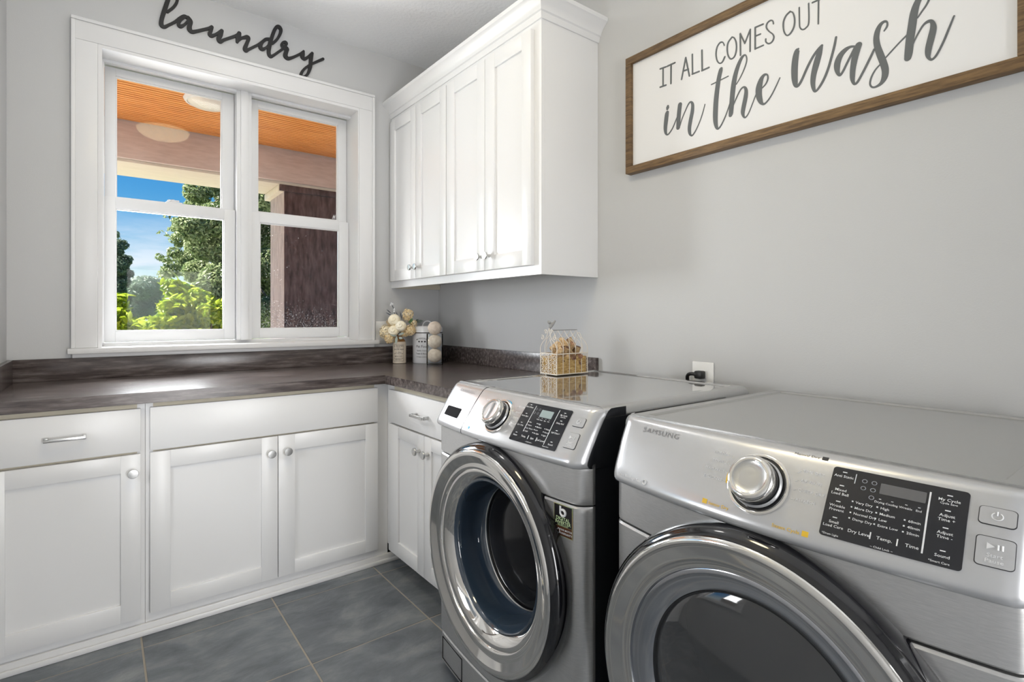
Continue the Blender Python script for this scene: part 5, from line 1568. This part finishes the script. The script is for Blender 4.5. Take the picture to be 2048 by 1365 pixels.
def foliage(mb, rnd, clumps, n, size, flat=0.4):
    """leaf quads filling ellipsoid clumps [(centre, rx, ry, rz), ...]"""
    vol = [rx * ry * rz for _, rx, ry, rz in clumps]
    tot = sum(vol)
    V, F = [], []
    for (c, rx, ry, rz), w in zip(clumps, vol):
        for _ in range(max(4, int(n * w / tot))):
            while True:
                d = (rnd.uniform(-1, 1), rnd.uniform(-1, 1), rnd.uniform(-1, 1))
                l = d[0] ** 2 + d[1] ** 2 + d[2] ** 2
                if 0.25 < l < 1: break
            p = Vector((c[0] + d[0] * rx, c[1] + d[1] * ry, c[2] + d[2] * rz))
            nn = Vector((d[0] + rnd.uniform(-1, 1), d[1] + rnd.uniform(-1, 1), d[2] + rnd.uniform(-0.5, 1.3))).normalized()
            u = nn.orthogonal().normalized()
            v = nn.cross(u)
            a = rnd.uniform(0, 2 * pi)
            u, v = u * cos(a) + v * sin(a), v * cos(a) - u * sin(a)
            s_ = size * rnd.uniform(0.6, 1.25)
            k = len(V)
            V += [tuple(p - u * s_), tuple(p + v * s_ * flat + nn * s_ * 0.15), tuple(p + u * s_), tuple(p - v * s_ * flat + nn * s_ * 0.15)]
            F.append((k, k + 1, k + 2, k + 3))
    mb.add(V, F)

def tree(name, label, base, trunk_h, trunk_r, clumps, n, size, mat, seed, group=None, cat='tree'):
    t = thing(name, label, cat, group=group)
    rr = random.Random(seed)
    m = MB()
    foliage(m, rr, clumps, n, size)
    f = m.build('foliage', mat, t, recalc=False)
    f['kind'] = 'stuff'
    q = MB()
    top = Vector(base) + Vector((0, 0, trunk_h))
    q.tube([base, tuple(Vector(base).lerp(top, 0.5) + Vector((0.05, 0, 0))), tuple(top)], [trunk_r, trunk_r * 0.8, trunk_r * 0.4], 8)
    for c, rx, ry, rz in clumps[::max(1, len(clumps) // 14)]:
        if rx < 0.25: continue
        s0 = Vector(base).lerp(top, rr.uniform(0.35, 0.95))
        c = s0.lerp(Vector(c), 0.75)
        q.tube([tuple(s0), tuple((s0 + c) / 2 + Vector((0, 0, 0.1))), tuple(c)], [trunk_r * 0.35, trunk_r * 0.2, trunk_r * 0.08], 5)
    q.build('trunk', M['bark'], t)
    return t
def at(px, py, Y):
    """point of the garden at depth Y seen in photo direction px, py"""
    a = (px - 1024) / 1065.5
    dx, dy = 0.6108 + a * 0.7917, 0.7917 - a * 0.6108
    k = Y / dy
    return Vector((dx * k, Y, CAMZ - (py - 633) / 1065.5 * k))
rr = random.Random(3)
def blob(px, py, Y, rpx, rz=None, jy=0.6):
    p = at(px, py, Y + rr.uniform(-jy, jy))
    r = rpx * Y / 1065.5 * 0.85
    return (tuple(p), r, r * 0.9, rz if rz else r * 0.8)
# big maple right of the centre of the left window
cl = []
for (px, py, r_) in ((395, 385, 26), (425, 345, 34), (440, 300, 40), (470, 380, 48), (400, 420, 32), (440, 440, 42), (385, 455, 32), (360, 480, 20), (412, 490, 38), (455, 500, 44), (375, 520, 26), (350, 505, 15),
                     (345, 540, 20), (330, 548, 13), (400, 545, 34), (445, 560, 42), (500, 420, 44), (520, 470, 44), (530, 530, 46), (520, 590, 46), (490, 560, 44), (545, 390, 42), (560, 460, 44), (570, 560, 50), (525, 635, 40), (480, 620, 44), (440, 615, 36),
                     (372, 420, 14), (352, 443, 10), (335, 432, 7), (344, 458, 8), (333, 470, 6), (322, 465, 5), (318, 515, 9), (336, 520, 10), (430, 365, 30), (500, 340, 46), (410, 590, 34), (560, 620, 44)):
    cl.append(blob(px, py, 13.0, r_, jy=1.3))
b0 = at(470, 690, 13.3); b0.z = -1.0
tree('maple_tree', 'tall leafy maple filling the right half of the left window', tuple(b0), 6.0, 0.22, cl, 95000, 0.052, M['leaf_tree'], 21, 'trees beyond the porch')
# slim dark tree at the left edge
cl = [blob(px, py, 18.0, r_, jy=0.8) for (px, py, r_) in ((228, 470, 9), (240, 490, 14), (225, 500, 18), (250, 520, 13), (232, 535, 20), (255, 548, 11), (240, 565, 17), (222, 580, 24), (244, 600, 16), (225, 620, 24), (205, 540, 26), (200, 600, 28))]
b0 = at(220, 690, 18.0); b0.z = -1.0
tree('slim_tree', 'slim dark green tree at the left edge of the left window', tuple(b0), 4.2, 0.14, cl, 14000, 0.06, M['leaf_dark'], 22, 'trees beyond the porch')
# woods in the distance, haze put into their leaf colour
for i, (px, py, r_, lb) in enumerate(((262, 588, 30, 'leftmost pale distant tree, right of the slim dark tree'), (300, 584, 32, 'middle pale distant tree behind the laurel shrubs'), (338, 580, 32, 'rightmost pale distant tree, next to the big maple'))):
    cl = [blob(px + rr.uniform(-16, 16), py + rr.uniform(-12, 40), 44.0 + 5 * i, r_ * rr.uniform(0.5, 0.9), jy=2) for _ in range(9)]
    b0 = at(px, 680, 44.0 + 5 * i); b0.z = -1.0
    tree('distant_tree', lb, tuple(b0), 2.6, 0.25, cl, 9000, 0.13, M['leaf_hazed'], 40 + i, 'line of distant woods')
# big-leaved shrubs close to the porch
def shrub(label, clumps, n, seed, nbig):
    t = thing('laurel_shrub', label, 'shrub', group='shrubs beside the porch')
    r2 = random.Random(seed)
    m = MB()
    foliage(m, r2, clumps, n, 0.045, 0.45)
    f = m.build('foliage', M['leaf_bush'], t, recalc=False)
    f['kind'] = 'stuff'
    lm_ = MB()
    L = 0.065
    lm_.grid(lambda u, v: ((u - 0.5) * 0.055 * sin(pi * (0.05 + 0.92 * v)) * 1.0, L * 2 * v, 0.012 * sin(pi * v) - 0.02 * abs(u - 0.5)), 3, 6)
    o0 = lm_.build('leaf', M['leaf_bush'], t, 60, recalc=False)
    first = True
    for _ in range(nbig):
        c, rx, ry, rz = r2.choice(clumps)
        a, e = r2.uniform(pi * 1.0, pi * 2.0), r2.uniform(-0.2, 1.2)
        p = (c[0] + rx * cos(a) * cos(e), c[1] + ry * sin(a) * cos(e), c[2] + rz * sin(e))
        if first:
            o = o0; first = False
        else:
            o = o0.copy(); COL.objects.link(o); o.parent = t
        o.location = p
        o.rotation_euler = (r2.uniform(-0.3, 1.1), r2.uniform(-0.5, 0.5), r2.uniform(0, 2 * pi))
        s_ = r2.uniform(0.7, 1.15)
        o.scale = (s_, s_, s_)
    st_ = MB()
    for c, rx, ry, rz in clumps:
        st_.tube([(c[0] * 0.6 + clumps[0][0][0] * 0.4, c[1], -0.9), (c[0], c[1], c[2])], [0.02, 0.008], 5)
    st_.build('stem', M['bark'], t)
cl = [blob(px, py, 7.4, r_, jy=0.25) for (px, py, r_) in ((345, 575, 20), (365, 590, 30), (395, 605, 32), (345, 615, 24), (425, 625, 30), (380, 640, 36), (335, 650, 30), (420, 665, 36), (445, 650, 24), (310, 660, 24), (360, 680, 40), (400, 690, 44))]
shrub('rounded bright green laurel shrub low in the left window', cl, 14000, 61, 170)
cl = [blob(px, py, 7.6, r_, jy=0.25) for (px, py, r_) in ((232, 600, 16), (240, 622, 16), (225, 640, 26), (255, 655, 22), (285, 665, 24), (240, 680, 30), (205, 650, 34), (280, 690, 34))]
shrub('low bright green laurel shrub in the bottom left corner of the window', cl, 7000, 62, 80)
